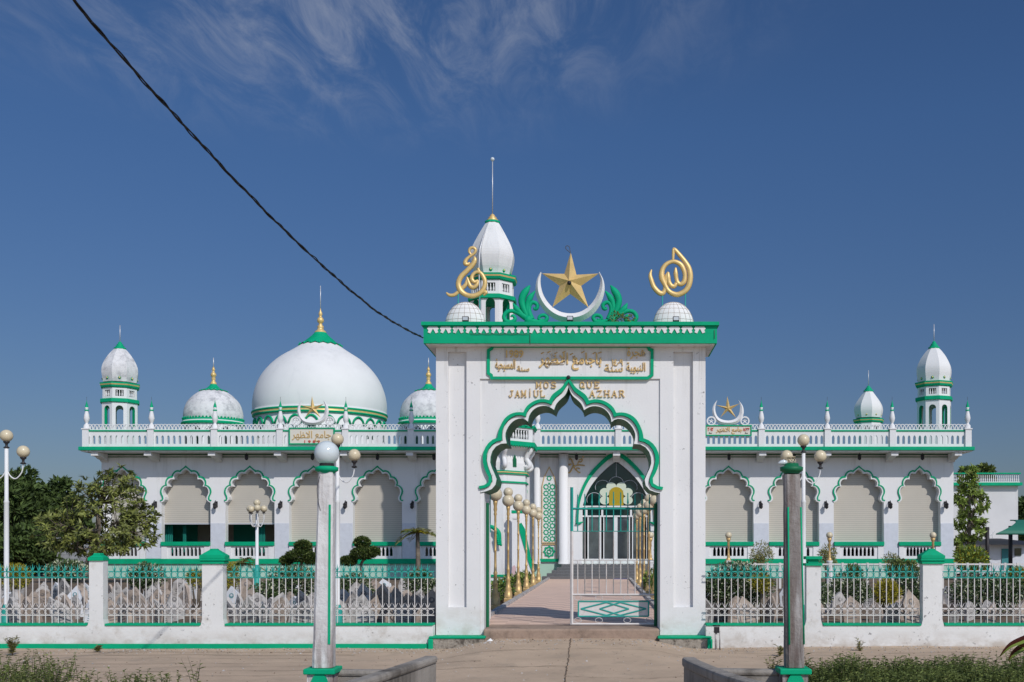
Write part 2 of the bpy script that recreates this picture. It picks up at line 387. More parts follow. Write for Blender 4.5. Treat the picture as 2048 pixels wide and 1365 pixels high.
# ================================================================== SETTING
m = MB()
m.add([(-1500, -60, -.01), (1500, -60, -.01), (1500, 3000, -.01), (-1500, 3000, -.01)], [(0, 1, 2, 3)])
tag(m.build('ground', M['ground']), 'brown dusty dirt ground in front of the white boundary wall', 'ground', kind='structure')
def lump(x, y): return noise.noise(Vector((x*.9, y*.9, 3.3)))
def sst(t): t = max(0, min(1, t)); return t*t*(3-2*t)
m = MB()   # verge of soil in front of the walls
nx, ny = 150, 26
vs = []; fs = []
for j in range(ny+1):
    for i in range(nx+1):
        x = -12+24*i/nx; y = 9.5+7.6*j/ny
        c = sst((1.95-abs(x+.45))/.85)*sst((y-13)/4)*.145
        side = .03*sst((x-1.5)/2)*sst((y-15)/1.5)
        vs.append((x, y, .004+c+side+.012*lump(x, y)+.006*lump(x*4, y*4)))
for j in range(ny):
    for i in range(nx):
        a = j*(nx+1)+i; fs.append((a, a+1, a+nx+2, a+nx+1))
m.add(vs, fs, 0, True)
tag(m.build('road', M['apron']), 'worn concrete forecourt sloping up to the gate', 'road', kind='structure')
m = MB()
# joints and cracks in the forecourt are thin grooves of dark dirt
def gz(x, y):
    c = sst((1.95-abs(x+.45))/.85)*sst((y-13)/4)*.145
    return .004+c+.03*sst((x-1.5)/2)*sst((y-15)/1.5)+.012*lump(x, y)+.006*lump(x*4, y*4)
def crack(pts, w, seed=0):
    r = random.Random(seed); pts = cr(pts, 14); q = []
    for p in pts: q.append((p[0]+r.uniform(-.012, .012), p[1]+r.uniform(-.03, .03)))
    vs = []; fs = []
    for i, p in enumerate(q):
        a = q[max(0, i-1)]; b = q[min(len(q)-1, i+1)]; d = Vector((b[0]-a[0], b[1]-a[1])); d.normalize()
        ww = w*r.uniform(.4, 1.2)
        for s in (-1, 1):
            x = p[0]-d.y*s*ww; y = p[1]+d.x*s*ww; vs.append((x, y, gz(x, y)+.009))
    for i in range(len(q)-1): fs.append((2*i, 2*i+2, 2*i+3, 2*i+1))
    m.add(vs, fs)
crack([(-.46, 16.9), (-.44, 15.5), (-.43, 14), (-.42, 12.6), (-.40, 10)], .010, 1)
crack([(-3.2, 13.6), (-2.0, 13.9), (-.45, 14.1)], .008, 2)
crack([(-2.6, 15.0), (-1.4, 15.5), (.2, 15.6), (1.7, 15.2)], .007, 3)
crack([(-3.0, 14.4), (-2.2, 14.6), (-1.6, 14.5)], .009, 4)
crack([(-.4, 13.2), (.6, 13.0), (1.5, 13.4)], .008, 5)
for k in range(7): crack([(-9.5+rnd.uniform(-1, 1), 13.2+k*.5), (-6.5, 13.15+k*.52+rnd.uniform(-.1, .1)), (-3.6, 13.3+k*.5)], rnd.uniform(.006, .014), 20+k)
for k in range(4): crack([(2.0, 15.4+k*.3), (4.5, 15.3+k*.35+rnd.uniform(-.1, .1)), (7.5, 15.6+k*.3)], rnd.uniform(.005, .010), 40+k)
tag(m.build('road_cracks', M['earth']), 'dark cracks and joints in the concrete forecourt', 'crack', kind='structure')
m = MB(); m.box(-2.02, 1.15, 17.95, 44.2, .1, .30)
tag(m.build('path', M['tiles']), 'pink and grey tiled walkway leading from the gate to the steps', 'path', kind='structure')
m = MB()
m.box(-2.12, -2.02, 18.0, 44, .1, .36); m.box(1.15, 1.25, 18.0, 44, .1, .36)
tag(m.build('kerb', M['stone2']), 'low stone kerbs along both sides of the walkway', 'kerb', kind='structure')
m = MB()
vs = []; fs = []
for j in range(41):
    for i in range(121):
        x = -40+80*i/120; y = 17.25+33*j/40
        vs.append((x, y, .24+.04*lump(x*.7, y*.7)))
for j in range(40):
    for i in range(120):
        x = -40+80*(i+.5)/120
        if -2.4 < x < 1.3: continue
        a = j*121+i; fs.append((a, a+1, a+122, a+121))
m.add(vs, fs, 0, True)
tag(m.build('garden_ground', M['earth']), 'brown earth of the graveyard behind the fence', 'ground', kind='structure')
# ================================================================== MULTIFOIL ARCHES
def px_lobes(lobes, ox, oy, sc): return [[(ox+x/sc, oy+y/sc) for x, y in l] for l in lobes]
def arch_curve(lobes, n=12, smooth=6):
    out = []
    for i, l in enumerate(lobes):
        q = resample(cr(l, smooth), n); out += q if i == 0 else q[1:]
    return out
# gate arch, left half, traced on the photograph (scale 5.25 from 940,740)
G_IN = [[(1035,175),(1015,235),(990,275),(945,315),(905,360),(882,420)],
        [(882,420),(830,388),(770,377),(700,395),(650,435),(618,490),(608,545)],
        [(608,545),(575,518),(520,510),(455,538),(400,600),(370,680),(385,772)],
        [(385,772),(340,772),(288,792),(240,842),(214,915),(213,985),(235,1045),(262,1105),(280,1165),(255,1225),(205,1265),(110,1287)]]
G_OUT = [[(1035,92),(1000,135),(960,190),(900,235),(860,270),(832,322)],
         [(832,322),(775,310),(705,318),(640,350),(590,395),(562,450)],
         [(562,450),(500,447),(430,465),(365,515),(322,590),(298,660),(290,715)],
         [(290,715),(235,738),(180,790),(145,860),(135,935),(145,1010),(168,1075),(198,1130),(203,1160),(185,1195),(150,1212),(95,1222)]]
# facade arch, right half (scale 9.1 from 1390,890), centre x 607
W_IN = [[(607,450),(650,472),(680,505),(700,532)],[(700,532),(740,520),(785,528),(820,570),(826,630)],
        [(826,630),(880,628),(925,660),(942,710),(918,758)],[(918,758),(962,757),(1010,790),(1030,850),(1020,900),(992,955),(992,1000),(1020,1032),(1062,1052)]]
W_OUT = [[(607,378),(650,418),(690,448),(722,468)],[(722,468),(765,462),(820,488),(852,530),(870,572)],
         [(870,572),(920,580),(962,618),(985,675),(982,728)],[(982,728),(1030,748),(1072,798),(1082,868),(1056,930),(1040,975),(1052,1000),(1085,1006)]]
def lerp2(a, b, t): return [(p[0]+(q[0]-p[0])*t, p[1]+(q[1]-p[1])*t) for p, q in zip(a, b)]
def strip(mb, A, B, y0, y1, mi=0):
    """solid ribbon between curves A and B (xz points), front y0 back y1"""
    n = len(A); vs = [(p[0], y0, p[1]) for p in A]+[(p[0], y0, p[1]) for p in B]+[(p[0], y1, p[1]) for p in A]+[(p[0], y1, p[1]) for p in B]
    fs = []
    for i in range(n-1):
        fs += [(i, i+1, n+i+1, n+i), (i, 2*n+i, 2*n+i+1, i+1), (n+i, n+i+1, 3*n+i+1, 3*n+i), (2*n+i, 3*n+i, 3*n+i+1, 2*n+i+1)]
    fs += [(0, n, 3*n, 2*n), (n-1, 2*n-1, 4*n-1, 3*n-1)]
    mb.add(vs, fs, mi)

# ================================================================== ENTRANCE GATE
GY = 17.1
gate = root('entrance_gate', (X(1140, GY), GY, 0), 'tall white gate with green cusped arch, gold star and crescent on its roof slab', 'gate')
half_l = [arch_curve(px_lobes(q, 940, 740, 5.25)) for q in (G_IN, G_OUT)]
gc = 1137.2
def gm(c):
    L_ = [(X(x, GY), Z(y, GY)) for x, y in c]
    R_ = [(X(gc+(gc-x)*1.055, GY), Z(740+(y-740)*1.008, GY)) for x, y in c]
    return L_[::-1]+R_[1:]
g_in, g_out = gm(half_l[0]), gm(half_l[1])
xl, xr = X(968, GY), X(1318, GY)
ztop = Z(690, GY)
zb = .05
# wall between the piers (recessed panel face), opening down to the ground
m = MB()
pl, prt = X(960, GY), X(1320, GY)
zpan = Z(758, GY)
poly = [(pl, g_in[0][1])]+[(pl, zpan), (prt, zpan), (prt, g_in[-1][1])]+g_in[::-1]
poly = [(pl, g_in[0][1]-.0)]+g_in+[(prt, g_in[-1][1]), (prt, zpan), (pl, zpan)]
m.prism(poly, GY+.03, GY+.9)
m.box(pl, prt, GY, GY+.9, zpan, ztop)
m.build('arch_wall', M['gate'], gate)
# piers with a sunk panel
def pier(a, b, ra, rb):
    m = MB(); x0, x1, r0, r1 = X(a, GY), X(b, GY), X(ra, GY), X(rb, GY)
    zr0, zr1 = Z(1215, GY), Z(704, GY)
    m.box(x0, r0, GY, GY+.9, zb, ztop); m.box(r1, x1, GY, GY+.9, zb, ztop)
    m.box(r0, r1, GY, GY+.9, zb, zr0); m.box(r0, r1, GY+.07, GY+.9, zr0, zr1); m.box(r0, r1, GY, GY+.9, zr1, ztop)
    p = m.build('pier', M['gate'], gate)
    return p
pier(872, 959.9, 896, 933); pier(1320.1, 1411, 1347, 1386)
# jamb strips (the pier widens to the jamb below the arch foot)
m = MB(); m.box(pl+.001, xl, GY+.03, GY+.9, zb, g_in[0][1]-.0); m.build('jamb', M['gate'], gate)
m = MB(); m.box(prt-.001, xr, GY+.03, GY+.9, zb, g_in[-1][1]); m.build('jamb', M['gate'], gate)
# trims and soffit
m = MB(); strip(m, g_out, lerp2(g_out, g_in, .47), GY-.035, GY+.028); m.build('arch_trim', M['green'], gate)
m = MB(); strip(m, lerp2(g_out, g_in, .56), g_in, GY+.005, GY+.028); m.build('inner_trim', M['white'], gate)
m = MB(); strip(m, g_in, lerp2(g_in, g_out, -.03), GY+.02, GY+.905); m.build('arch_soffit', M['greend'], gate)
# base blocks
for a, b in ((860, 968), (1318, 1421)):
    m = MB(); m.box(X(a, 16.85), X(b, 16.85), 16.85, GY+.95, -.05, Z(1277, 16.85))
    p = m.build('plinth', M['rough'], gate, bevel=.02)
    m2 = MB(); m2.box(X(a, 16.85)-.02, X(b, 16.85)+.02, 16.83, GY+.9, Z(1278, 16.85), Z(1273, 16.85))
    s_ = X(a, 16.85)-.03 if a < 1000 else X(b, 16.85)-.05
    m2.box(s_, s_+.08, 16.82, 16.86, -.02, Z(1278, 16.85))
    m2.build('plinth_edge', M['green'], p, bevel=.015)
m = MB(); m.box(xl, xr, 16.98, 17.96, .0, Z(1258, 17.0)); m.build('threshold', M['stepc'], gate, bevel=.03)
# roof slab
sx0, sx1 = X(847, 16.85), X(1434, 16.85)
zs0, zs1 = Z(687, 16.85), Z(652, 16.85)
m = MB(); m.box(sx0, sx1, 16.85, 18.05, zs0, zs1)
m.box(sx0+.03, sx1-.03, 16.88, 18.0, zs0-.012, zs0-.001, 1)
m.box(sx0-.03, sx1+.03, 16.80, 18.08, zs1+.0, zs1+.055)
slab = m.build('roof_slab', [M['green'], M['gate']], gate)
m = MB()
un = 25.4; sc = 16.85/F
k = 0
for i in range(23):
    x0 = sx0+.05+i*un*sc; zt = zs1-.015
    pts = [(4,0),(21.4,0),(24.4,4),(21.6,7),(23.2,11.5),(18,13.5),(15.4,8.5),(12.7,4),(10,8.5),(7.4,13.5),(2.2,11.5),(3.8,7),(1,4)]
    if x0+25*sc < sx1: m.prism([(x0+a*sc, zt-b*sc) for a, b in pts][::-1], 16.838, 16.8495)
m.build('frieze', M['gate'], slab)
# inscription panel border
def ring(mb, pts, w, y0, y1, mi=0):
    n = len(pts); cxx = sum(p[0] for p in pts)/n; czz = sum(p[1] for p in pts)/n
    inn = []
    for i in range(n):
        a = Vector(pts[i-1]); b = Vector(pts[i]); c = Vector(pts[(i+1) % n])
        d1 = (b-a).normalized(); d2 = (c-b).normalized()
        n1 = Vector((-d1.y, d1.x)); n2 = Vector((-d2.y, d2.x)); nn = (n1+n2); nn = nn/max(.3, nn.dot(n1))
        q = b+nn*w
        inn.append((q.x, q.y))
    mb.prism(pts, y0, y1, mi, holes=[inn[::-1]])
bp = [(984,690),(1297,690),(1301,697),(1307,699),(1307,752),(1299,758),(1297,760),(981,760),(980,753),(974,749),(974,700),(981,696)]
bp = [(X(a, GY), Z(b, GY)) for a, b in bp][::-1]
m = MB(); ring(m, bp, 6*GY/F, GY-.03, GY-.001); m.build('panel_border', M['green'], gate)
# lettering
def text(body, px0, px1, py0, py1, Y, material, parent, name='lettering', depth=.02, font_shear=0, bold=0.0, fy=None):
    """fit the words into a pixel box at depth Y"""
    c = bpy.data.curves.new('t', 'FONT'); c.body = body; c.extrude = .02; c.resolution_u = 3; c.offset = bold; c.shear = font_shear
    o = bpy.data.objects.new('t', c); C.objects.link(o)
    dg = bpy.context.evaluated_depsgraph_get(); me = bpy.data.meshes.new_from_object(o.evaluated_get(dg))
    vs = [v.co.copy() for v in me.vertices]; fs = [tuple(p.vertices) for p in me.polygons]
    bpy.data.objects.remove(o); bpy.data.curves.remove(c); bpy.data.meshes.remove(me)
    if not vs: return None
    xa, xb = min(v.x for v in vs), max(v.x for v in vs); ya, yb = min(v.y for v in vs), max(v.y for v in vs)
    x0, x1 = X(px0, Y), X(px1, Y); z0, z1 = Z(py1, Y), Z(py0, Y)
    m = MB()
    m.add([(x0+(v.x-xa)/(xb-xa)*(x1-x0), Y-(depth if v.z > 0 else 0), z0+(v.y-ya)/(yb-ya)*(z1-z0)) for v in vs], fs)
    return m.build(name, material, parent)
GL = GY-.001
LET = GY+.029
def slab_serif(word, px0, px1, py0, py1, Y):
    """blocky slab letters built of bars"""
    n = len(word); w = (px1-px0)/n*.80; gap = (px1-px0-w*n)/max(1, n-1); m = MB(); t = 3.0
    def bar(xa, ya, xb, yb, x0, th=1.6):
        a = Vector((x0+xa*w, py0+ya*(py1-py0))); b = Vector((x0+xb*w, py0+yb*(py1-py0)))
        d = (b-a); L_ = d.length; d.normalize(); nn = Vector((-d.y, d.x))*th/2; a2 = a-d*th*.3; b2 = b+d*th*.3
        q = [a2-nn, b2-nn, b2+nn, a2+nn]
        m.prism([(X(p.x, Y), Z(p.y, Y)) for p in q][::-1], Y-.022-rnd.uniform(0, .003), Y)
    G = {'M': [(.12,.08,.12,.92),(.88,.08,.88,.92),(.12,.1,.5,.75),(.5,.75,.88,.1),(0,.95,.25,.95),(.75,.95,1,.95),(0,.05,.15,.05),(.85,.05,1,.05)],
         'O': [(.15,.25,.15,.75),(.85,.25,.85,.75),(.15,.25,.35,.06),(.35,.06,.65,.06),(.65,.06,.85,.25),(.15,.75,.35,.94),(.35,.94,.65,.94),(.65,.94,.85,.75)],
         'S': [(.88,.22,.7,.06),(.7,.06,.25,.06),(.25,.06,.12,.25),(.12,.25,.25,.45),(.25,.45,.75,.55),(.75,.55,.88,.75),(.88,.75,.75,.94),(.75,.94,.25,.94),(.25,.94,.08,.8)],
         'U': [(.12,.06,.12,.7),(.12,.7,.35,.94),(.35,.94,.65,.94),(.65,.94,.88,.7),(.88,.06,.88,.7),(0,.06,.25,.06),(.75,.06,1,.06)],
         'E': [(.18,.06,.18,.94),(.05,.06,.9,.06),(.18,.5,.7,.5),(.05,.94,.95,.94),(.9,.06,.9,.2),(.93,.94,.93,.8)],
         'J': [(.65,.06,.65,.75),(.65,.75,.45,.94),(.45,.94,.2,.94),(.2,.94,.1,.72),(.4,.06,.9,.06)],
         'A': [(.12,.94,.5,.06),(.5,.06,.88,.94),(.27,.62,.73,.62),(0,.95,.25,.95),(.75,.95,1,.95)],
         'I': [(.5,.06,.5,.94),(.5,-.22,.5,-.18)],
         'L': [(.2,.06,.2,.94),(.2,.94,.95,.94),(.93,.94,.93,.75),(.05,.06,.4,.06)],
         'Z': [(.1,.06,.9,.06),(.9,.06,.12,.94),(.12,.94,.92,.94),(.1,.06,.1,.2),(.92,.94,.92,.8)],
         'H': [(.15,.06,.15,.94),(.85,.06,.85,.94),(.15,.5,.85,.5),(0,.06,.3,.06),(.7,.06,1,.06),(0,.94,.3,.94),(.7,.94,1,.94)],
         'R': [(.2,.06,.2,.94),(.05,.06,.7,.06),(.7,.06,.88,.25),(.88,.25,.7,.48),(.7,.48,.2,.48),(.5,.48,.9,.94),(.05,.95,.35,.95),(.8,.95,1,.95)],
         'Q': [(.15,.25,.15,.75),(.85,.25,.85,.75),(.15,.25,.35,.06),(.35,.06,.65,.06),(.65,.06,.85,.25),(.15,.75,.35,.94),(.35,.94,.65,.94),(.65,.94,.85,.75),(.5,.7,1,.98)]}
    for i, ch in enumerate(word):
        for s in G[ch]: bar(*s, px0+i*(w+gap))
    return m
for wd, a, b, y0, y1 in (('MOS', 1072, 1113, 764, 777), ('QUE', 1159, 1199, 764, 777), ('JAMIUL', 1018, 1090, 781, 795), ('AZHAR', 1179, 1249, 781, 795)):
    slab_serif(wd, a, b, y0, y1, LET).build('lettering', M['goldl'], gate)
text('1989', 1012, 1047, 701, 716, GL, M['goldl'], gate, bold=.02)
text('\ufe94\ufef4\ufea4\ufef4\ufeb4\ufee4\ufedf\ufe8d', 991, 1031, 718, 743, GL, M['goldl'], gate, bold=.012)
text('\ufe94\ufee8\ufeb3', 1034, 1059, 732, 743, GL, M['goldl'], gate, bold=.012)
text('\ufeae\ufeec\ufec8\ufefb\ufe8d \ufeca\ufee3\ufe8e\ufe9f\ufe8e\ufe91', 1078, 1203, 706, 741, GL, M['goldl'], gate, depth=.02, bold=.022)
for q in [(1085,706),(1098,704),(1112,706),(1128,704),(1143,708),(1166,704),(1188,706),(1200,705),(1148,713)]:
    m = MB(); a = P(q[0]-3, q[1]+2, GL); b = P(q[0]+3, q[1]-1, GL); m.tube([a, b], [.012, .008], 6, flat=.8); m.build('vowel_mark', M['goldl'], gate)
text('\ufe94\ufee8\ufeb3', 1209, 1246, 729, 744, GL, M['goldl'], gate, bold=.012)
text('\u0661\u0664\u0660\u0669', 1224, 1246, 719, 732, GL, M['goldl'], gate, bold=.015)
text('\ufe94\ufef4\ufeee\ufe92\ufee8\ufedf\ufe8d', 1253, 1291, 725, 748, GL, M['goldl'], gate, bold=.012)
text('\ufe93\ufeae\ufea0\ufeeb', 1254, 1291, 696, 719, GL, M['goldl'], gate, bold=.012)
m = MB(); c = P(1137, 755, GY-.04); m.sphere(c, .032, 14); m.build('boss', M['dark'], gate)
# ---- ornaments on the roof slab
OY = 17.2
oz = zs1+.055
def stroke(mb, pts, r, ox, oy, sc, Y, n=8, flat=.7, mi=0, mirror=None):
    q = []
    for i, p in enumerate(pts):
        x = p[0] if mirror is None else 2*mirror-p[0]
        rr = r[i] if hasattr(r, '__len__') else r
        v = P(ox+x/sc, oy+p[1]/sc, Y); q.append((v.x, v.y, v.z, rr))
    q = cr(q, 5)
    mb.tube([p[:3] for p in q], [max(.002, p[3]) for p in q], n, mi, True, flat)
kk = OY/F
# right word emblem
m = MB()
r0 = .042
stroke(m, [(500,310),(503,230),(508,140)], [.022,.024,.026], 1280, 480, 7.58, OY)
stroke(m, [(500,125),(530,150),(600,230),(690,340),(745,440),(762,560),(740,690),(680,780),(580,830),(490,815),(420,760),(370,665),(330,570),(338,460),(390,378),(470,335),(540,335),(620,380),(668,470),(680,560),(665,640),(620,675),(575,655),(552,590),(540,500),(541,420)],
       [.012,.03,.036,.038,.042,.046,.046,.044,.044,.042,.038,.04,.048,.042,.036,.033,.036,.04,.038,.036,.04,.038,.036,.034,.036,.012], 1280, 480, 7.58, OY)
stroke(m, [(550,660),(520,705),(478,700),(440,640),(428,560),(432,490)], [.03,.036,.036,.036,.036,.012], 1280, 480, 7.58, OY-.004)
stroke(m, [(432,490),(400,560),(385,680),(372,770),(335,815),(280,795),(210,715),(168,600),(155,530),(175,452)], [.02,.032,.034,.036,.042,.042,.04,.036,.028,.01], 1280, 480, 7.58, OY+.004)
for xx in (340, 688): m.bar(P(1280+xx/7.58, 480+820/7.58, OY), P(1280+xx/7.58, 655, OY), .009, 6, 1)
m.build('calligraphy_emblem', [M['gold'], M['teal']], gate)
m = MB()
stroke(m, [(495,248),(445,190),(455,135),(500,118),(540,150),(520,205),(440,262),(392,312),(382,358),(415,372),(455,345)], [.012,.02,.024,.024,.024,.022,.024,.032,.036,.03,.014], 880, 480, 7.58, OY)
stroke(m, [(520,255),(528,310),(490,385),(400,480),(320,560),(280,650),(290,730),(330,790),(400,835),(500,852),(600,815),(662,740),(682,640),(650,550),(600,495),(540,495),(492,540),(482,600),(520,640),(575,610)],
       [.014,.036,.04,.042,.044,.044,.046,.044,.04,.04,.04,.038,.036,.034,.03,.028,.03,.034,.032,.012], 880, 480, 7.58, OY-.004)
stroke(m, [(95,800),(140,838),(210,838),(280,790),(340,735),(390,680),(408,620),(410,562)], [.012,.026,.03,.032,.034,.034,.026,.012], 880, 480, 7.58, OY+.004)
stroke(m, [(410,570),(430,640),(460,705),(510,722),(560,680),(580,610)], [.016,.03,.036,.036,.03,.01], 880, 480, 7.58, OY)
stroke(m, [(575,430),(585,465),(610,510)], [.026,.026,.03], 880, 480, 7.58, OY)
stroke(m, [(625,775),(665,790),(695,800),(662,845)], [.02,.03,.034,.014], 880, 480, 7.58, OY)
for xx in (275, 603): m.bar(P(880+xx/7.58, 480+800/7.58, OY), P(880+xx/7.58, 655, OY), .009, 6, 1)
m.build('calligraphy_emblem', [M['gold'], M['teal']], gate)
# half globes
def half_globe(pxc):
    m = MB(); cx = X(pxc, OY); r = 41.5*OY/F; h = Z(604, OY)-oz
    prof = [(r*math.cos(a), oz+h*math.sin(a)) for a in [PI/2*i/12 for i in range(13)]]
    m.lathe(cx, OY+.02, prof, 36, sy=.55)
    o = m.build('half_globe', M['globegrid'], gate)
    g = MB()
    for i in range(1, 6):
        a = PI/2*i/6.2; rr = r*math.cos(a)+.003; zz = oz+h*math.sin(a)
        g.tube([(cx+rr*math.sin(t), OY+.02-rr*.55*math.cos(t), zz) for t in [-PI/2+PI*q/20 for q in range(21)]], .0022, 4)
    for i in range(-4, 5):
        t = i*PI/10
        g.tube([(cx+(r*math.cos(a)+.003)*math.sin(t), OY+.02-(r*math.cos(a)+.003)*.55*math.cos(t), oz+h*math.sin(a)) for a in [PI/2*q/14 for q in range(14)]], .0022, 4)
    g.build('grid_line', M['stone1'], o)
half_globe(931); half_globe(1347)
# crescent and star
def crescent(mb, outer, inner, fn, depth, Y, mi=0):
    o = resample(cr(outer, 8), 40); i_ = resample(cr(inner, 8), 40); n = 41
    mid = lerp2(o, i_, .45)
    O = [fn(*p) for p in o]; I = [fn(*p) for p in i_]; Mi = [fn(*p) for p in mid]
    vs = [(p[0], Y, p[1]) for p in O]+[(p[0], Y-depth*min(1, 4*min(k, 40-k)/40+.15), p[1]) for k, p in enumerate(Mi)]+[(p[0], Y, p[1]) for p in I]+[(p[0], Y+depth*min(1, 4*min(k, 40-k)/40+.15), p[1]) for k, p in enumerate(Mi)]
    fs = []
    for k in range(n-1):
        for a, b in ((0, 1), (1, 2), (2, 3), (3, 0)): fs.append((a*n+k, a*n+k+1, b*n+k+1, b*n+k))
    mb.add(vs, fs, mi)
def star5(mb, tips, inner, ctr, fn, depth, Y, mi=0):
    pts = []
    for a, b in zip(tips, inner): pts += [fn(*a), fn(*b)]
    c = fn(*ctr); vs = [(p[0], Y, p[1]) for p in pts]+[(c[0], Y-depth, c[1]), (c[0], Y+depth, c[1])]
    fs = []
    for i in range(10): j = (i+1) % 10; fs += [(i, 10, j), (i, j, 11)]
    mb.add(vs, fs, mi)
f1 = lambda x, y: (X(990+x/6.83, OY), Z(480+y/6.83, OY))
CO = [(622,438),(572,540),(553,650),(562,760),(610,880),(690,990),(800,1075),(920,1122),(1030,1137),(1150,1122),(1270,1070),(1375,980),(1450,860),(1490,740),(1497,640),(1478,540),(1425,438)]
CI = [(635,450),(622,540),(628,640),(660,750),(720,850),(800,930),(900,985),(1030,1005),(1150,988),(1250,935),(1335,850),(1395,745),(1430,640),(1440,540),(1415,448)]
m = MB(); crescent(m, CO, CI, f1, .09, OY); m.build('crescent', M['white'], gate)
m = MB(); star5(m, [(1035,178),(1418,465),(1278,930),(785,925),(638,463)], [(1113,482),(1178,635),(1027,745),(882,635),(947,470)], (1013,590), f1, .13, OY-.02)
st = m.build('star', M['gold'], gate)
m = MB(); m.sphere(P(990+1015/6.83, 480+590/6.83, OY-.155), .034, 14); m.build('star_lamp', M['dark'], st)
m = MB(); q = cr([(1035,185),(1015,165),(975,130),(965,100),(985,82),(1015,95),(1022,130),(1030,178)], 6)
m.tube([P(990+a/6.83, 480+b/6.83, OY-.02) for a, b in q], .006, 5); m.build('wire_loop', M['wire'], st)
# leaf scrolls
def scroll(mirror):
    m = MB()
    L_ = [([(440,1050),(385,930),(365,840),(385,760),(430,690),(478,622)], [.04,.05,.055,.06,.05,.008]),
          ([(465,1050),(440,950),(445,870),(480,790),(548,700)], [.035,.04,.042,.048,.008]),
          ([(500,1090),(468,1000),(462,930),(490,868),(535,856),(578,890),(568,940),(538,945),(535,918)], [.05,.042,.038,.034,.032,.032,.03,.022,.012]),
          ([(430,1060),(350,1000),(290,940),(246,866)], [.03,.042,.046,.008]),
          ([(490,1105),(400,1050),(320,1000),(235,972),(160,990),(122,1050),(148,1108),(220,1122),(275,1085),(245,1035),(212,1055)], [.06,.05,.042,.034,.034,.034,.034,.034,.03,.024,.012]),
          ([(470,1105),(580,1125),(670,1118),(712,1070),(680,1032),(620,1040),(598,1078),(635,1098),(655,1072)], [.05,.04,.034,.032,.03,.028,.024,.02,.01]),
          ([(410,1090),(455,1100),(510,1115)], [.06,.085,.05])]
    for pts, r in L_:
        stroke(m, pts, r, 990, 480, 6.83, OY, 8, .8, 0, mirror)
    m.build('leaf_scroll', M['green'], gate)
scroll(None); scroll(1027)
# small floodlights
def floodlight(px, py, Y=16.95):
    m = MB(); c = P(px, py, Y); 
    m.box(c.x-.05, c.x+.05, c.y-.03, c.y+.03, c.z-.035, c.z+.04); m.box(c.x-.04, c.x+.04, c.y-.034, c.y-.030, c.z-.02, c.z+.03, 1)
    m.bar((c.x-.03, c.y, c.z-.03), (c.x-.03, c.y, oz), .006); m.bar((c.x+.03, c.y, c.z-.03), (c.x+.03, c.y, oz), .006)
    m.build('floodlight', [M['dark'], M['rod']], gate)
floodlight(931, 639); floodlight(1140, 638); floodlight(1352, 639)
for q in ([P(940+(k*12), 668+(k % 2), 16.835) for k in range(11)]+[P(1060, 690, 16.835)], [P(1429, 660, 16.835), P(1429, 678, 16.835)]):
    m = MB(); m.tube(q, .004, 4); m.build('loose_wire', M['wire'], slab)
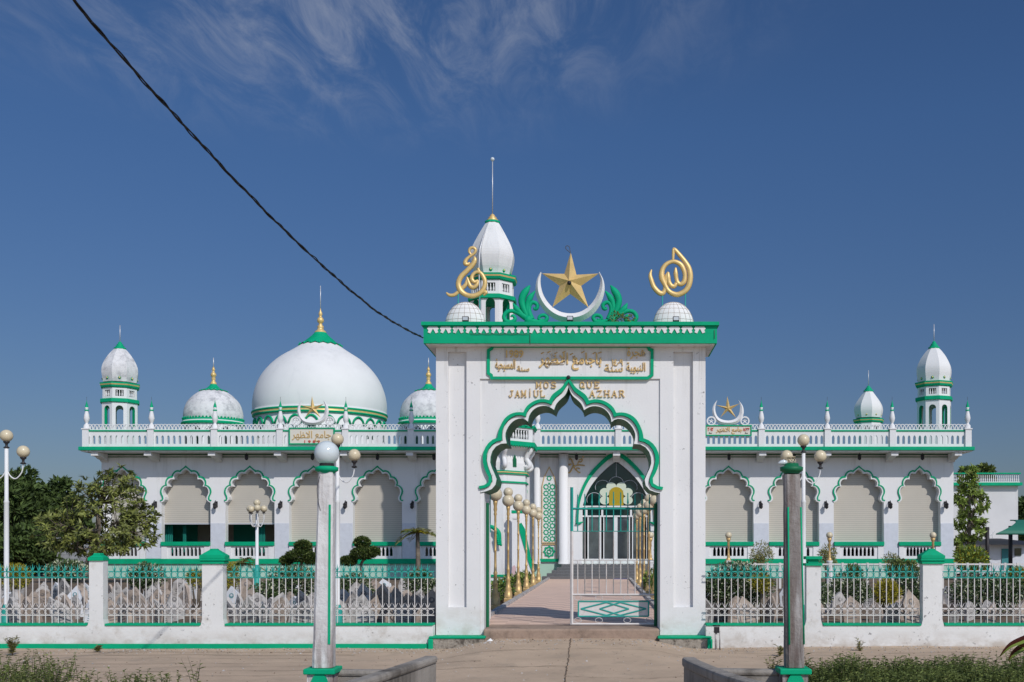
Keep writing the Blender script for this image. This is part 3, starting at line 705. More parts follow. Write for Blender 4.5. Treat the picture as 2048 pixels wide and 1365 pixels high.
# ---- gate leaves
LY = 17.62
def gate_leaf(w, fn, name='gate_leaf'):
    """fn(u, py, d) -> point; u = metres from the free stile; pixel rows at depth LY give heights"""
    zc = 1063
    m = MB()
    def seg(u0, p0, u1, p1, r):
        # split at the colour change height
        if abs(p0-p1) < 1e-6 or (p0 < zc) == (p1 < zc) :
            m.bar(fn(u0, p0), fn(u1, p1), r, 4, 1 if max(p0, p1) <= zc else 0)
        else:
            t = (zc-p0)/(p1-p0); um = u0+(u1-u0)*t
            m.bar(fn(u0, p0), fn(um, zc), r, 4, 1 if p0 < zc else 0); m.bar(fn(um, zc), fn(u1, p1), r, 4, 1 if p1 < zc else 0)
    seg(0.02, 975, 0.02, 1249, .026); seg(w, 1005, w, 1249, .022)
    seg(0, 1018, w, 1018, .018); seg(0, 1190, w, 1190, .018); seg(0, 1249, w, 1249, .02); seg(0, 1063, w, 1063, .006); seg(0, 1121, w, 1121, .006)
    n = 12
    for i in range(1, n):
        u = w*i/n
        seg(u, 984+abs(i-6)*1.2, u, 1190 if i % 2 == 0 else 1063, .009)
        if i % 2: seg(u, 1121, u, 1190, .009)
        else: seg(u, 1063, u, 1190, .009)
        # spear
        m.add([fn(u-.016, 1006), fn(u, 985), fn(u+.016, 1006), fn(u, 1012)], [(0, 1, 2), (0, 2, 3)], 1)
        # scrolls
        for py, rr, mi in ((1124, .035, 0),):
            c0 = u-w/n/2
            m.tube([fn(c0+rr*math.cos(a), py+6*math.sin(a)) for a in [PI*2*q/10 for q in range(11)]], .003, 4, mi)
    for c0 in (.12, w*.33, w*.66, w-.12):
        for py in (1196, 1241): m.tube([fn(c0+.06*math.cos(a), py+5*math.sin(a)) for a in [PI*2*q/12 for q in range(13)]], .005, 4, 0)
    lf = m.build(name, [M['yrail'], M['teal']], gate)
    m = MB()
    a, b = fn(.13, 1203), fn(w-.13, 1233)
    def quad(u0, p0, u1, p1, th, mi, dy):
        A = fn(u0, p0, dy); B = fn(u1, p1, dy); m.tube([A, B], th, 4, mi, False, .4)
    c = [fn(.13, 1203, 0), fn(w-.13, 1203, 0), fn(w-.13, 1233, 0), fn(.13, 1233, 0)]
    c2 = [fn(.13, 1203, .012), fn(w-.13, 1203, .012), fn(w-.13, 1233, .012), fn(.13, 1233, .012)]
    m.add(c+c2, [(0, 1, 2, 3), (7, 6, 5, 4), (0, 4, 5, 1), (1, 5, 6, 2), (2, 6, 7, 3), (3, 7, 4, 0)], 0)
    for q in ((.13,1203,w-.13,1203),(.13,1233,w-.13,1233),(.13,1203,.13,1233),(w-.13,1203,w-.13,1233),
              (.17,1218,w*.42,1205),(w*.42,1205,w*.68,1218),(w*.68,1218,w*.42,1231),(w*.42,1231,.17,1218),
              (w-.17,1218,w*.58,1205),(w*.58,1205,w*.34,1218),(w*.34,1218,w*.58,1231),(w*.58,1231,w-.17,1218)):
        quad(*q, .012, 1, -.008)
    m.build('kick_panel', [M['yrail'], M['teal']], lf)
xa, xb = X(1141, LY), X(1313, LY)
gate_leaf(xb-xa, lambda u, py, d=0: Vector((xa+u, LY+d, Z(py, LY))))
xh = X(974, LY)
gate_leaf(1.35, lambda u, py, d=0: Vector((xh-.012-.07*(1.35-u)+d, LY+.05+(1.35-u), Z(py, LY))))
m = MB(); m.bar((xl+.02, GY+.3, .3), (xl+.02, GY+.3, Z(1005, GY)), .03, 4, 0); m.build('hinge_post', [M['greend']], gate)
m = MB(); m.bar((xr-.03, GY+.5, .3), (xr-.03, GY+.5, Z(1005, GY)), .025, 4, 0); m.build('hinge_post', [M['greend']], gate)
# weed growing on the gate roof
def foliage(mb, c, rad, n, L_, W_, r, mi=0, shell=.55, up=.3):
    for _ in range(n):
        while True:
            p = Vector((r.uniform(-1, 1), r.uniform(-1, 1), r.uniform(-1, 1)))
            if shell**2 < p.length_squared < 1: break
        q = Vector((c[0]+p.x*rad[0], c[1]+p.y*rad[1], c[2]+p.z*rad[2]))
        d = p.normalized()+Vector((r.uniform(-1, 1), r.uniform(-1, 1), r.uniform(-.8, 1)+up))
        mi_ = mi if not isinstance(mi, (list, tuple)) else mi[r.randrange(len(mi))]
        s = r.uniform(.7, 1.3)
        mb.leaf(q, L_*s, W_*s, d, Vector((r.uniform(-1, 1), r.uniform(-1, 1), r.uniform(0, 1))), mi_)
m = MB(); r = random.Random(3)
foliage(m, P(1235, 636, 17.1), (.13, .1, .09), 130, .05, .02, r, [0, 0, 1], .0); foliage(m, P(1262, 638, 17.1), (.06, .06, .06), 50, .045, .018, r, [0, 1], 0)
m.bar(P(1235, 640, 17.1), (X(1235, 17.1), 17.1, oz), .006)
tag(m.build('roof_weed', [M['leafs'], M['leafb']]), 'small weed sprouting among the green scrolls on top of the gate', 'plant')
# ================================================================== MOSQUE
FY = 47.0; LYE = 45.85; PY_ = 46.05
mosque = root('mosque', (X(1050, FY), FY, .3), 'wide white mosque with green cusped arches, balustraded roof and a large white dome', 'mosque')
WB = M['whiteb']
zfl = Z(1128, FY); zgb = Z(1118, FY); zrail = Z(1092, FY); zrt = Z(1084, FY); zled = Z(901, LYE); zwt = zled+.0
lx, rx = X(203, FY), X(1907, FY)
EX0, EX1 = X(1056, FY), X(1400, FY)     # entrance bay
bays = [(245, 47), (372, 49), (500, 49), (627.5, 49), (755, 49), (881, 49), (1004, 49)]
baysR = [(1457, 50), (1588, 50), (1717.5, 50), (1839, 42)]
whalf = [arch_curve(px_lobes(q, 1390, 890, 9.1), 9, 5) for q in (W_IN, W_OUT)]
def wm(c, ctr, hw):
    k = hw/50.0; R_ = [(X(ctr+(x-1456.7)*k, FY), Z(y, FY)) for x, y in c]; L_ = [(X(ctr-(x-1456.7)*k, FY), Z(y, FY)) for x, y in c]
    return L_[::-1]+R_[1:]
edgesL = [lx]+[(X(a[0]+b[0], FY*2)/1 if False else (X(a[0], FY)+X(b[0], FY))/2) for a, b in zip(bays, bays[1:])]+[EX0]
edgesR = [EX1]+[(X(a[0], FY)+X(b[0], FY))/2 for a, b in zip(baysR, baysR[1:])]+[rx]
m = MB()
allb = []
for bs, ed in ((bays, edgesL), (baysR, edgesR)):
    for i, (c, hw) in enumerate(bs):
        g = wm(whalf[0], c, hw); jx0, jx1 = X(c-hw, FY), X(c+hw, FY)
        x0, x1 = ed[i], ed[i+1]
        poly = [(x0, zfl), (jx0, zfl), (jx0, g[0][1]-.001)]+g+[(jx1, g[-1][1]-.001), (jx1, zfl), (x1, zfl), (x1, zwt), (x0, zwt)]
        m.prism(poly, FY, FY+.35)
        allb.append((c, hw, g, jx0, jx1))
# remaining shell: sides, back
m.box(lx, lx+.3, FY+.351, 64, .1, zwt); m.box(rx-.3, rx, FY+.351, 64, .1, zwt); m.box(lx+.301, rx-.301, 63.7, 64, .1, zwt)
m.build('wall', WB, mosque)
m = MB(); m.box(lx, rx, FY-.0, FY+.34, .1, zfl-.002); m.build('base_wall', M['mint'], mosque)
m = MB(); m.box(lx-.06, EX0+.4, FY-.09, FY-.001, zfl, zgb); m.box(X(1395, FY), rx+.06, FY-.09, FY-.001, zfl, zgb); m.build('plinth_band', M['green'], mosque)
m = MB(); m.box(lx+.31, rx-.31, FY+.36, 63.6, zfl-.2, zfl-.02); m.build('floor', M['tiles'], mosque)
m = MB(); m.box(lx+.31, rx-.31, 50.5, 50.7, zfl, zwt-.01)
for k in range(12): m.box(lx+1.5+k*3.1, lx+2.9+k*3.1, 50.45, 50.49, zfl, zfl+2.6, 1)
m.build('inner_wall', [M['inside'], M['curtain']], mosque)
for i, (c, hw, g, jx0, jx1) in enumerate(allb):
    go = wm(whalf[1], c, hw); n = len(g)
    m = MB(); strip(m, go, lerp2(go, g, .48), FY-.05, FY-.001); a = m.build('arch_trim', M['green'], mosque)
    m = MB(); strip(m, lerp2(go, g, .49), g, FY-.03, FY-.0005); m.build('inner_trim', M['white'], a)
    # shutter
    zs = zrt+.01
    if i in (1, 2): zs = Z(1047, FY+.3)
    if i == 6: continue
    m = MB(); m.box(jx0-.02, jx1+.02, FY+.352, FY+.39, zs, zled-.45); s_ = m.build('roller_shutter', M['shutter'], mosque)
    m = MB(); m.box(jx0, jx1, FY+.33, FY+.35, zs-.05, zs+.01); m.build('bottom_rail', M['rod'], s_)
    # rail and panel with arched slots
    m = MB(); m.box(jx0-.0, jx1+.0, FY-.12, FY+.3, zrail, zrt); bal = m.build('balcony_rail', M['green'], mosque, bevel=.012)
    m = MB(); W_ = jx1-jx0; holes = []
    for k in range(8):
        cxh = jx0+W_*(.22+.56*k/7); hw_ = .062; z0, z1 = Z(1112.5, FY), Z(1101, FY)
        holes.append([(cxh-hw_, z0), (cxh-hw_, z1), (cxh-hw_*.6, z1+.10), (cxh, z1+.16), (cxh+hw_*.6, z1+.10), (cxh+hw_, z1), (cxh+hw_, z0)])
    m.prism([(jx0+.01, zfl), (jx1-.01, zfl), (jx1-.01, zrail-.01), (jx0+.01, zrail-.01)], FY-.02, FY+.08, 0, holes=holes)
    m.box(jx0+.01, jx0+W_*.12, FY-.06, FY-.021, zfl, zrail-.01); m.box(jx1-W_*.12, jx1-.01, FY-.06, FY-.021, zfl, zrail-.01)
    m.box(jx0+W_*.1201, jx1-W_*.1201, FY-.045, FY-.021, zfl, zgb+.0)
    m.build('baluster_panel', M['white'], bal)
# marble dado on the piers
zda = Z(1047, FY)
def dado(x0, x1):
    m = MB(); m.box(x0, x1, FY-.012, FY-.0005, zgb+.01, zda); m.build('marble_dado', M['marble'], mosque)
for A in (allb[:7], allb[7:]):
    for a, b in zip(A, A[1:]): dado(a[4]+.01, b[3]-.01)
dado(lx, allb[0][3]-.01); dado(allb[-1][4]+.01, rx-.0); dado(EX1, allb[7][3]-.01)
# curtains behind the open bays
for px0, px1 in ((323, 345), (512, 530), (366, 372)):
    m = MB(); a, b = X(px0, FY+.8), X(px1, FY+.8)
    pts = [(a+(b-a)*q/24, FY+.8+.05*math.sin(q*1.6)) for q in range(25)]
    vs = [(x, y, zfl) for x, y in pts]+[(x, y, zled-.6) for x, y in pts]
    m.add(vs, [(q, q+1, 26+q, 25+q) for q in range(24)], 0, True); m.build('curtain', M['curtain'], mosque)
# ledge
m = MB(); e0, e1 = X(156, LYE), X(1950, LYE)
m.box(e0, e1, LYE, 64.6, zled, Z(893.5, LYE)); m.build('roof_ledge', M['green'], mosque, bevel=.02)
m = MB(); m.box(e0+.08, e1-.08, LYE+.08, 64.5, zled-.05, zled-.002); 
m.build('ledge_soffit', WB, mosque)
m = MB()
for py, hh in ((909.3, .045), (914.5, .03)):
    for a, b in ((lx+.02, X(1060, FY)), (X(1078, FY), X(1117, FY)), (X(1137, FY), X(1212, FY)), (X(1253, FY), rx-.02)):
        m.box(a, b, FY-.04, FY-.001, Z(py, FY)-hh/2, Z(py, FY)+hh/2)
m.build('green_moulding', M['greend'], mosque)
for p in (197, 302, 429, 560, 691, 822, 953, 1233, 1523, 1652, 1785, 1911):
    m = MB(); x = X(p, 46.4); w = .15; z1 = zled-.135
    z1 = zled-.06; pr = [(46.02, z1), (46.02, z1-.15), (46.4, z1-.17), (46.6, z1-.24), (46.85, z1-.28), (FY-.05, z1-.36), (FY-.05, z1)]
    vs = [(x-w, a, b) for a, b in pr]+[(x+w, a, b) for a, b in pr]; n = 7
    m.add(vs, [tuple(range(n)), tuple(range(2*n-1, n-1, -1))]+[(i, i+n, (i+1) % n+n, (i+1) % n) for i in range(n)])
    m.build('bracket', WB, mosque)
# lanterns: hanging, and on the walls
def lantern_mb(x, y, z, h, hook):
    m = MB(); r = h*.24
    prof = [(.004, z), (r*.35, z+.02*h), (r*.8, z+.12*h), (r*1.0, z+.2*h), (r*.95, z+.55*h), (r*1.25, z+.6*h), (r*.7, z+.75*h), (r*.25, z+.85*h), (.01, z+h)]
    m.lathe(x, y, prof, 6, 0, False)
    if hook == 'wall':
        m.tube([(x, y, z+h*.95), (x, y+.06, z+h*1.1), (x, FY-.02, z+h*.9)], .012, 5); m.box(x-.05, x+.05, FY-.03, FY-.001, z+.25*h, z+h)
    else: m.bar((x, y, z+h), (x, y, zled-.1), .012)
    return m
for p in (493, 625, 755, 868, 1153, 1458, 1588, 1719, 1845):
    lantern_mb(X(p, 46.4), 46.4, Z(921, 46.4), .32, 'hang').build('hanging_lantern', M['dark'], mosque)
for p in (308, 430, 560, 690, 824, 942, 1522, 1653, 1781, 1893):
    lantern_mb(X(p, 46.8), 46.78, Z(1018.5, 46.8), .34, 'wall').build('wall_lantern', M['dark'], mosque)
# birds-eye small speakers under ledge: none.  Parapet
PS = PY_/F
segs = [(165, 302), (302, 429), (429, 560), (560, 691), (691, 822), (822, 953), (953, 1075), (1075, 1237), (1237, 1395), (1395, 1523), (1523, 1655), (1655, 1785), (1785, 1938)]
zp0 = Z(893.5, LYE); zp1 = Z(863.5, PY_); zgl = Z(860.5, PY_); zl0 = Z(859.5, PY_)
def parapet(a, b, y=PY_, signs=()):
    x0, x1 = X(a+6, PY_), X(b-6, PY_); L_ = x1-x0; n = max(3, int(round(L_/.235))); holes = []
    for k in range(n):
        c = x0+L_*(k+.5)/n; h = .058; z0, z1 = zp0+.13, zp0+.40
        holes.append([(c-h, z0), (c-h, z1), (c-h*.7, z1+.06), (c, z1+.10), (c+h*.7, z1+.06), (c+h, z1), (c+h, z0)])
    m = MB(); m.prism([(x0, zp0), (x1, zp0), (x1, zp1), (x0, zp1)], y, y+.1, 0, holes=holes)
    p = m.build('parapet_panel', M['white'], mosque)
    m = MB(); m.box(x0, x1, y-.03, y+.13, zp1, zgl); m.build('green_rail', M['green'], p)
    m = MB(); m.box(x0, x1, y+.02, y+.08, zgl, zgl+.035)
    n = max(3, int(round(L_/.155))); r_ = .155; zc = zgl+.03
    for k in range(-1, n):
        c = x0+L_*(k+1)/n
        A = [(c+r_*math.cos(t), zc+.235*math.sin(t)) for t in [PI*q/8 for q in range(9)]]
        B = [(c+(r_-.032)*math.cos(t), zc+(.235-.03)*math.sin(t)) for t in [PI*q/8 for q in range(9)]]
        A = [(max(x0, min(x1, p_[0])), p_[1]) for p_ in A]; B = [(max(x0, min(x1, p_[0])), p_[1]) for p_ in B]
        yo = .032+.012*(k % 2)
        strip(m, A, B, y+yo, y+yo+.04)
    m.build('lattice_crest', M['white'], p)
for a, b in segs: parapet(a, b)
spx = [172, 302, 429, 560, 691, 822, 953, 1075, 1237, 1395, 1523, 1655, 1785, 1936]
for i, p in enumerate(spx):
    x = X(p, PY_); y = PY_+.02
    m = MB(); m.box(x-.13, x+.13, y-.1, y+.18, zp0, zgl+.02); m.box(x-.16, x+.16, y-.13, y+.21, zgl+.02, zgl+.07)
    q = m.build('parapet_post', M['white'], mosque)
    z = zgl+.07; yc = y+.04
    pr = [(.13, z), (.12, z+.14), (.06, z+.2), (.055, z+.24), (.10, z+.32), (.125, z+.44), (.10, z+.58), (.065, z+.72), (.06, z+.76)]
    m = MB(); m.lathe(x, yc, pr, 12); m.lathe(x, yc, [(.085, z+.76), (.085, z+.81)], 12, 1)
    m.lathe(x, yc, [(.05, z+.81), (.06, z+.86), (.075, z+.9)], 12, 0); m.lathe(x, yc, [(.075, z+.9), (.06, z+.98), (.02, z+1.12), (.004, z+1.22)], 10, 1)
    m.bar((x, yc, z+1.2), (x, yc, z+1.36), .006, 4, 2)
    m.build('spire', [M['white'], M['green'], M['wire']], q)
# crescent and star boards on the parapet
def ornament(cx_, yb, mode):
    sx = lambda x, y: (X(cx_+(x-652)/11.37, PY_-.1), Z(780+y/11.37, PY_-.1))
    co_ = [(405,228),(340,310),(300,400),(290,470),(305,570),(345,660),(410,735),(500,780),(650,795),(790,780),(890,735),(960,660),(1000,570),(1010,470),(990,370),(940,290),(878,212)]
    ci_ = [(408,232),(380,310),(362,400),(365,480),(390,560),(435,625),(510,670),(650,695),(780,672),(860,620),(905,540),(922,450),(925,370),(905,280),(880,215)]
    m = MB(); crescent(m, co_, ci_, sx, .07, PY_-.02); c = m.build('crescent', M['white'], mosque)
    m = MB(); star5(m, [(632,138),(915,312),(838,635),(470,635),(370,345)], [(690,375),(720,440),(640,480),(590,435),(600,375)], (645,425), sx, .09, PY_-.05)
    m.build('star', M['gold'], mosque)
    for wx in (270, 1035):
        q = sx(wx, 705); m = MB(); R_ = .2
        ring_ = [(q[0]+R_*math.sin(t), q[1]+R_*math.cos(t)) for t in [2*PI*k/20 for k in range(20)]]
        m.prism(ring_[::-1], PY_-.06, PY_+.04, 0, holes=[[(q[0]+R_*.7*math.sin(t), q[1]+R_*.7*math.cos(t)) for t in [2*PI*k/20 for k in range(20)]]])
        for k in range(5):
            t = 2*PI*k/5; m.tube([(q[0], PY_-.01, q[1]), (q[0]+R_*.8*math.sin(t), PY_-.01, q[1]+R_*.8*math.cos(t))], [.035, .008], 5, flat=.6)
        m.build('star_wheel', M['white'], c)
ornament(625, 0, 0); ornament(1456.5, 0, 1)
def board(a, b, t, bo, name='sign_board'):
    m = MB(); Yb = PY_-.06; x0, x1, z0, z1 = X(a, Yb), X(b, Yb), Z(bo, Yb), Z(t, Yb)
    m.box(x0, x1, Yb, Yb+.05, z0, z1, 0); w = .05
    for q in ((x0-w, x1+w, z1, z1+w), (x0-w, x1+w, z0-w, z0), (x0-w, x0, z0, z1), (x1, x1+w, z0, z1)): m.box(q[0], q[1], Yb-.03, Yb+.05, q[2], q[3], 1)
    return m.build(name, [M['signbg'], M['green']], mosque)
sb = board(580, 667, 858, 887)
YB = PY_-.062
text('\ufeae\ufeec\ufec8\ufefb\ufe8d \ufeca\ufee3\ufe8e\ufe9f', 584, 662, 862, 884, YB, M['goldl'], sb, bold=.01)
text('1 9 8 9', 609, 640, 881, 886.5, YB, M['red'], sb, bold=.01)
sb = board(1413, 1501, 853, 870)
text('\ufeae\ufeec\ufec8\ufefb\ufe8d \ufeca\ufee3\ufe8e\ufe9f', 1432, 1485, 854.5, 868.5, YB, M['goldl'], sb, bold=.03)
text('\u0662\u0660\u0661\u0662', 1415.5, 1427, 855.5, 862.5, YB, M['red'], sb, bold=.02)
text('\u0661\u0664\u0663\u0663', 1486.5, 1499, 855.5, 862.5, YB, M['red'], sb, bold=.02)
text('\ufe94\ufee8\ufeb3', 1418, 1424, 864.5, 867.5, YB, M['dark'], sb); text('\ufe94\ufee8\ufeb3', 1490, 1496, 864.5, 867.5, YB, M['dark'], sb)
# ---- entrance bay
def pcurve(pts, Y): return [(X(a, Y), Z(b, Y)) for a, b in pts]
ax = 1232.5
half_o = [(0,903),(-18,912),(-38,930),(-55,950),(-68,975),(-76,1000),(-79,1025),(-80,1045)]
half_i = [(0,922),(-16,934),(-34,951),(-49,970),(-60,990),(-67,1012),(-69,1030),(-69,1045)]
def ent(h, y, sgn=1): return cr([(X(ax+sgn*a, y), Z(b, y)) for a, b in h], 5)
go = ent(half_o, FY)[::-1]+ent([(-a, b) for a, b in half_o], FY)[1:]
gi = ent(half_i, FY)[::-1]+ent([(-a, b) for a, b in half_i], FY)[1:]
m = MB(); poly = [(EX0, zfl), (gi[0][0], zfl)]+gi+[(gi[-1][0], zfl), (EX1, zfl), (EX1, zwt), (EX0, zwt)]
m.prism(poly, FY, FY+.4); m.build('entrance_wall', WB, mosque)
m = MB(); strip(m, go, [(p[0]*1.0+(q[0]-p[0])*.42, p[1]+(q[1]-p[1])*.42) for p, q in zip(go, gi)], FY-.09, FY-.001)
for s in (-1, 1): m.tube([(go[0][0] if s < 0 else go[-1][0], FY-.06, go[0][1]), ((go[0][0] if s < 0 else go[-1][0])-s*.12, FY-.06, go[0][1]-.06), ((go[0][0] if s < 0 else go[-1][0])-s*.3, FY-.06, go[0][1]+.02)], [.09, .06, .02], 6)
m.build('entrance_arch_trim', M['green'], mosque)
dY = FY+.25
m = MB(); gl = [(gi[0][0]-.05, zfl)]+gi+[(gi[-1][0]+.05, zfl)]; m.prism(gl, dY+.06, dY+.09); dg_ = m.build('door_glass', M['glass'], mosque)
m = MB(); m.box(X(1163, dY), X(1301, dY), dY+.052, dY+.0595, zfl, Z(1034, dY)); m.build('door_pane', M['pane'], dg_)
m = MB()
for p, w, t in ((1163, 4, 1018), (1174, 7, 1034), (1204, 9, 1034), (1231.5, 7, 1034), (1262, 8, 1034), (1290, 7, 1034), (1300, 4, 1018), (1173, 4, 1012), (1204.5, 4, 1012), (1262, 4, 1012), (1290.5, 4, 1012)):
    m.box(X(p-w/2, dY), X(p+w/2, dY), dY-.03, dY+.05, zfl, Z(t, dY))
m.box(X(1161, dY), X(1303, dY), dY-.04, dY+.055, Z(1015, dY), Z(1012, dY)); m.box(X(1161, dY), X(1303, dY), dY-.041, dY+.056, Z(1034.5, dY), Z(1031.5, dY))
m.box(X(1161, dY), X(1303, dY), dY-.05, dY+.057, zfl, Z(1118, dY))
m.build('door_frame', M['white'], dg_)
m = MB()
c0 = P(ax, 1003, dY+.04)
def disc(c, r, y0, y1, mi, sq=1.0, rot=0, n=18):
    pts = []
    for k in range(n):
        t = 2*PI*k/n; x, z = r*math.cos(t), r*sq*math.sin(t); pts.append((c[0]+x*math.cos(rot)-z*math.sin(rot), c[1]+x*math.sin(rot)+z*math.cos(rot)))
    m.prism(pts, y0, y1, mi)
for k, (a, b) in enumerate([(-23,993+8),(-23,985),(-10,973.5),(10,973.5),(23,985),(23,1001)]):
    disc((X(ax+a, dY), Z(b, dY)), 10.0*dY/F, dY+.02+.0015*k, dY+.058, 0, .86)
q = [(X(ax-14.5, dY), Z(1011.5, dY)), (X(ax+14.5, dY), Z(1011.5, dY))]+[(X(ax+14.5*math.cos(t), dY), Z(988-13.5*math.sin(t), dY)) for t in [PI*k/12 for k in range(13)]]
m.prism(q, dY+.005, dY+.018, 1)
m.build('flower_window', [M['petal'], M['yglass']], dg_)
m = MB()
for a, b, r_ in ((0, 968, 15), (-27, 975, 15), (27, 975, 15), (-44, 1000, 15), (44, 1000, 15)):
    m.tube([(X(ax+a+r_*math.cos(t), dY), dY+.045, Z(b-r_*.95*math.sin(t), dY)) for t in [-.4+(PI+.8)*k/16 for k in range(17)]], .012, 4)
m.bar(P(ax, 924, dY+.045), P(ax, 955, dY+.045), .012)
m.build('glazing_bar', M['marble'], dg_)
for p, w in ((1127, 9.0), (1074, 6.0), (1346, 9)):
    m = MB(); r_ = w*FY/F; x = X(p, FY-.3)
    m.lathe(x, FY-.3, [(r_*1.15, zfl), (r_*1.15, zfl+.12), (r_, zfl+.16), (r_, zled-.1)], 24); m.build('column', WB, mosque)
# lattice panel with eight-point stars
def star8(mb, c, r, y0, y1, mi=0, inner=.62, hole=True, w=.32):
    pts = []; h = []
    for k in range(16):
        t = 2*PI*k/16; rr = r if k % 2 == 0 else r*.78
        pts.append((c[0]+rr*math.cos(t), c[1]+rr*math.sin(t))); h.append((c[0]+rr*inner*math.cos(t), c[1]+rr*inner*math.sin(t)))
    mb.prism(pts, y0, y1, mi, holes=[h[::-1]] if hole else None)
Yp = FY-.02
m = MB()
pl_ = [(1085,1085),(1112,1085),(1112,972),(1108,955),(1098.5,937),(1089,955),(1085,972)]
m.prism(pcurve(pl_, Yp), Yp, FY-.0005, 0)
lp = m.build('lattice_panel', M['white'], mosque)
m = MB(); ring(m, pcurve([(1083.5,1087),(1113.5,1087),(1113.5,972),(1109,954),(1098.5,933),(1088,954),(1083.5,972)], Yp), .035, Yp-.03, Yp-.001); 
ring(m, pcurve([(1083.5,1119),(1113.5,1119),(1113.5,1089),(1083.5,1089)], Yp), .03, Yp-.03, Yp-.001)
m.build('gold_border', M['goldl'], lp)
m = MB()
for j in range(10):
    for i in (0, 1):
        c = (X(1092.3+12.6*i, Yp), Z(1078-13.0*j, Yp))
        if j == 9: 
            if i == 0: star8(m, (X(1098.5, Yp), Z(957, Yp)), .12, Yp-.02, Yp-.001)
            continue
        star8(m, c, .135, Yp-.02-.001*(i), Yp-.001, 0, .62)
for j in range(11): 
    c = (X(1098.5, Yp), Z(1084.5-13.0*j, Yp)); 
    if j < 10: star8(m, c, .05, Yp-.018, Yp-.001, 0, .5, False)
star8(m, (X(1098.5, Yp), Z(1103.5, Yp)), .27, Yp-.02, Yp-.001, 0, .68); star8(m, (X(1098.5, Yp), Z(1103.5, Yp)), .12, Yp-.02, Yp-.001, 0, .6)
m.build('star_lattice', M['green'], lp)
m = MB(); m.box(X(1060, FY), X(1117, FY), FY-.1, FY-.001, Z(1124, FY), Z(1118, FY)); m.build('plinth_band', M['green'], mosque)
# wall calligraphy beside the door
m = MB()
for pts, r in (([(95,945),(110,935),(125,950),(140,990),(160,1040),(195,1075),(215,1080)],.030), ([(145,1000),(120,1050),(100,1080),(85,1075)],.030), ([(150,1010),(200,1000),(260,1005)],.027),
               ([(200,950),(225,935),(235,950),(215,970),(195,965),(185,1000)],.024), ([(170,1060),(180,1030),(210,1040)],.024), ([(92,990),(105,1000),(118,985)],.03), ([(240,905),(246,925)],.03)):
    stroke(m, pts, r, 1120, 740, 5.25, FY-.04, 6, .6)
m.build('wall_calligraphy', M['goldl'], mosque)
# steps
n = 4
for k in range(n):
    pass
m = MB(); x0, x1 = X(1087, 44.5), X(1395, 44.5)
for k in range(5):
    y = 43.2+k*.38; z1 = .30+(zfl-.30)*(k+1)/5
    m.box(x0+.0+k*.18, x1-k*.18, y, (y+.379) if k < 4 else FY-.12, .1, z1)
tag(m.build('entrance_steps', M['steps'], None, bevel=.015), 'dark grey granite steps leading up to the mosque door', 'steps')
m = MB(); a = P(1228, 1160, 43.15); m.box(a.x, a.x+.62, 43.1, 43.13, a.z-.09, a.z+.04, 0)
for k in range(9): m.box(a.x+.04+k*.062, a.x+.075+k*.062, 43.095, 43.1, a.z-.055, a.z+.005, 1)
tag(m.build('step_sign', [M['blue'], M['white']]), 'small blue sign with white lettering at the foot of the steps', 'sign')
# ---- roof domes
zr = zp0
def dome(cx_, Y, prof, cap, fin, needle, ringz, drum_r, mt, ns=48, fr=1.0, zd=None):
    cX = X(cx_, Y); k = Y/F; pz = lambda p: Z(p, Y)
    m = MB(); m.lathe(cX, Y, resample(cr([(r*k, pz(p)) for p, r in prof], 6), 40), ns); d = m.build('dome', mt, mosque)
    m = MB()
    nn = 16; 
    vs = []; fs = []; cp = cr([(r*k, pz(p)) for p, r in cap], 4); N_ = nn*6
    for j, (r, z) in enumerate(cp):
        t = j/(len(cp)-1)
        for q in range(N_):
            a = 2*PI*q/N_; sc_ = abs(math.sin(a*nn/2))
            rr = r*(1+.05*t*sc_)+.01; zz = z-(.035*cap[-1][1]*k)*2.2*(t**3)*sc_
            vs.append((cX+rr*math.sin(a), Y-rr*math.cos(a), zz))
    for j in range(len(cp)-1):
        for q in range(N_): fs.append((j*N_+q, (j+1)*N_+q, (j+1)*N_+(q+1) % N_, j*N_+(q+1) % N_))
    m.add(vs, fs, 0, True)
    rl = cap[-1][1]*k
    for q in range(nn):
        a = 2*PI*(q+.5)/nn; m.sphere((cX+rl*1.06*math.sin(a), Y-rl*1.06*math.cos(a), pz(cap[-1][0])-.05*rl), .06*rl, 8)
    m.build('dome_cap', M['green'], d)
    m = MB(); m.lathe(cX, Y, [(r*k, pz(p)) for p, r in fin], 16); m.bar((cX, Y, pz(fin[-1][0])-.05), (cX, Y, pz(needle)), .022, 6, 1); m.build('finial', [M['gold'], M['rod']], d)
    return cX, d
# main dome
BY = 56.0
prof = [(829,130),(812,130.5),(795,128.5),(780,124.5),(764,118),(748,108),(733,95),(719,79),(708,62),(699,48),(691,37),(683,28)]
fin = [(668,11),(664,11.5),(661,7),(657,5.5),(654,7),(651,4),(647,3.2),(645,6),(641,6.8),(637,5.5),(635,3),(632,2.6),(629,4.2),(626,3.2),(621,1.2),(617,.8)]
cX, d = dome(641, BY, prof, [(666,11),(672,16),(679,24),(686,32),(689.5,39)], fin, 572, 0, 0, M['domewhite'], 64)
k = BY/F
m = MB()
zb_ = Z(829, BY); m.lathe(cX, BY, [(129*k, zb_+.02), (132*k, zb_), (132.5*k, zb_-.07), (130*k, zb_-.09)], 64, 0); m.lathe(cX, BY, [(130.5*k, zb_-.09), (131.5*k, zb_-.13), (130*k, zb_-.18)], 64, 1); m.lathe(cX, BY, [(130.5*k, zb_-.18), (130.5*k, zb_-.25), (126.5*k, zb_-.27)], 64, 0)
m.build('base_ring', [M['green'], M['gold']], d)
m = MB(); m.lathe(cX, BY, [(126*k, zr-.1), (126*k, zb_-.2)], 64); dr = m.build('drum', M['white'], mosque)
R = 126*k
m = MB(); na = 26
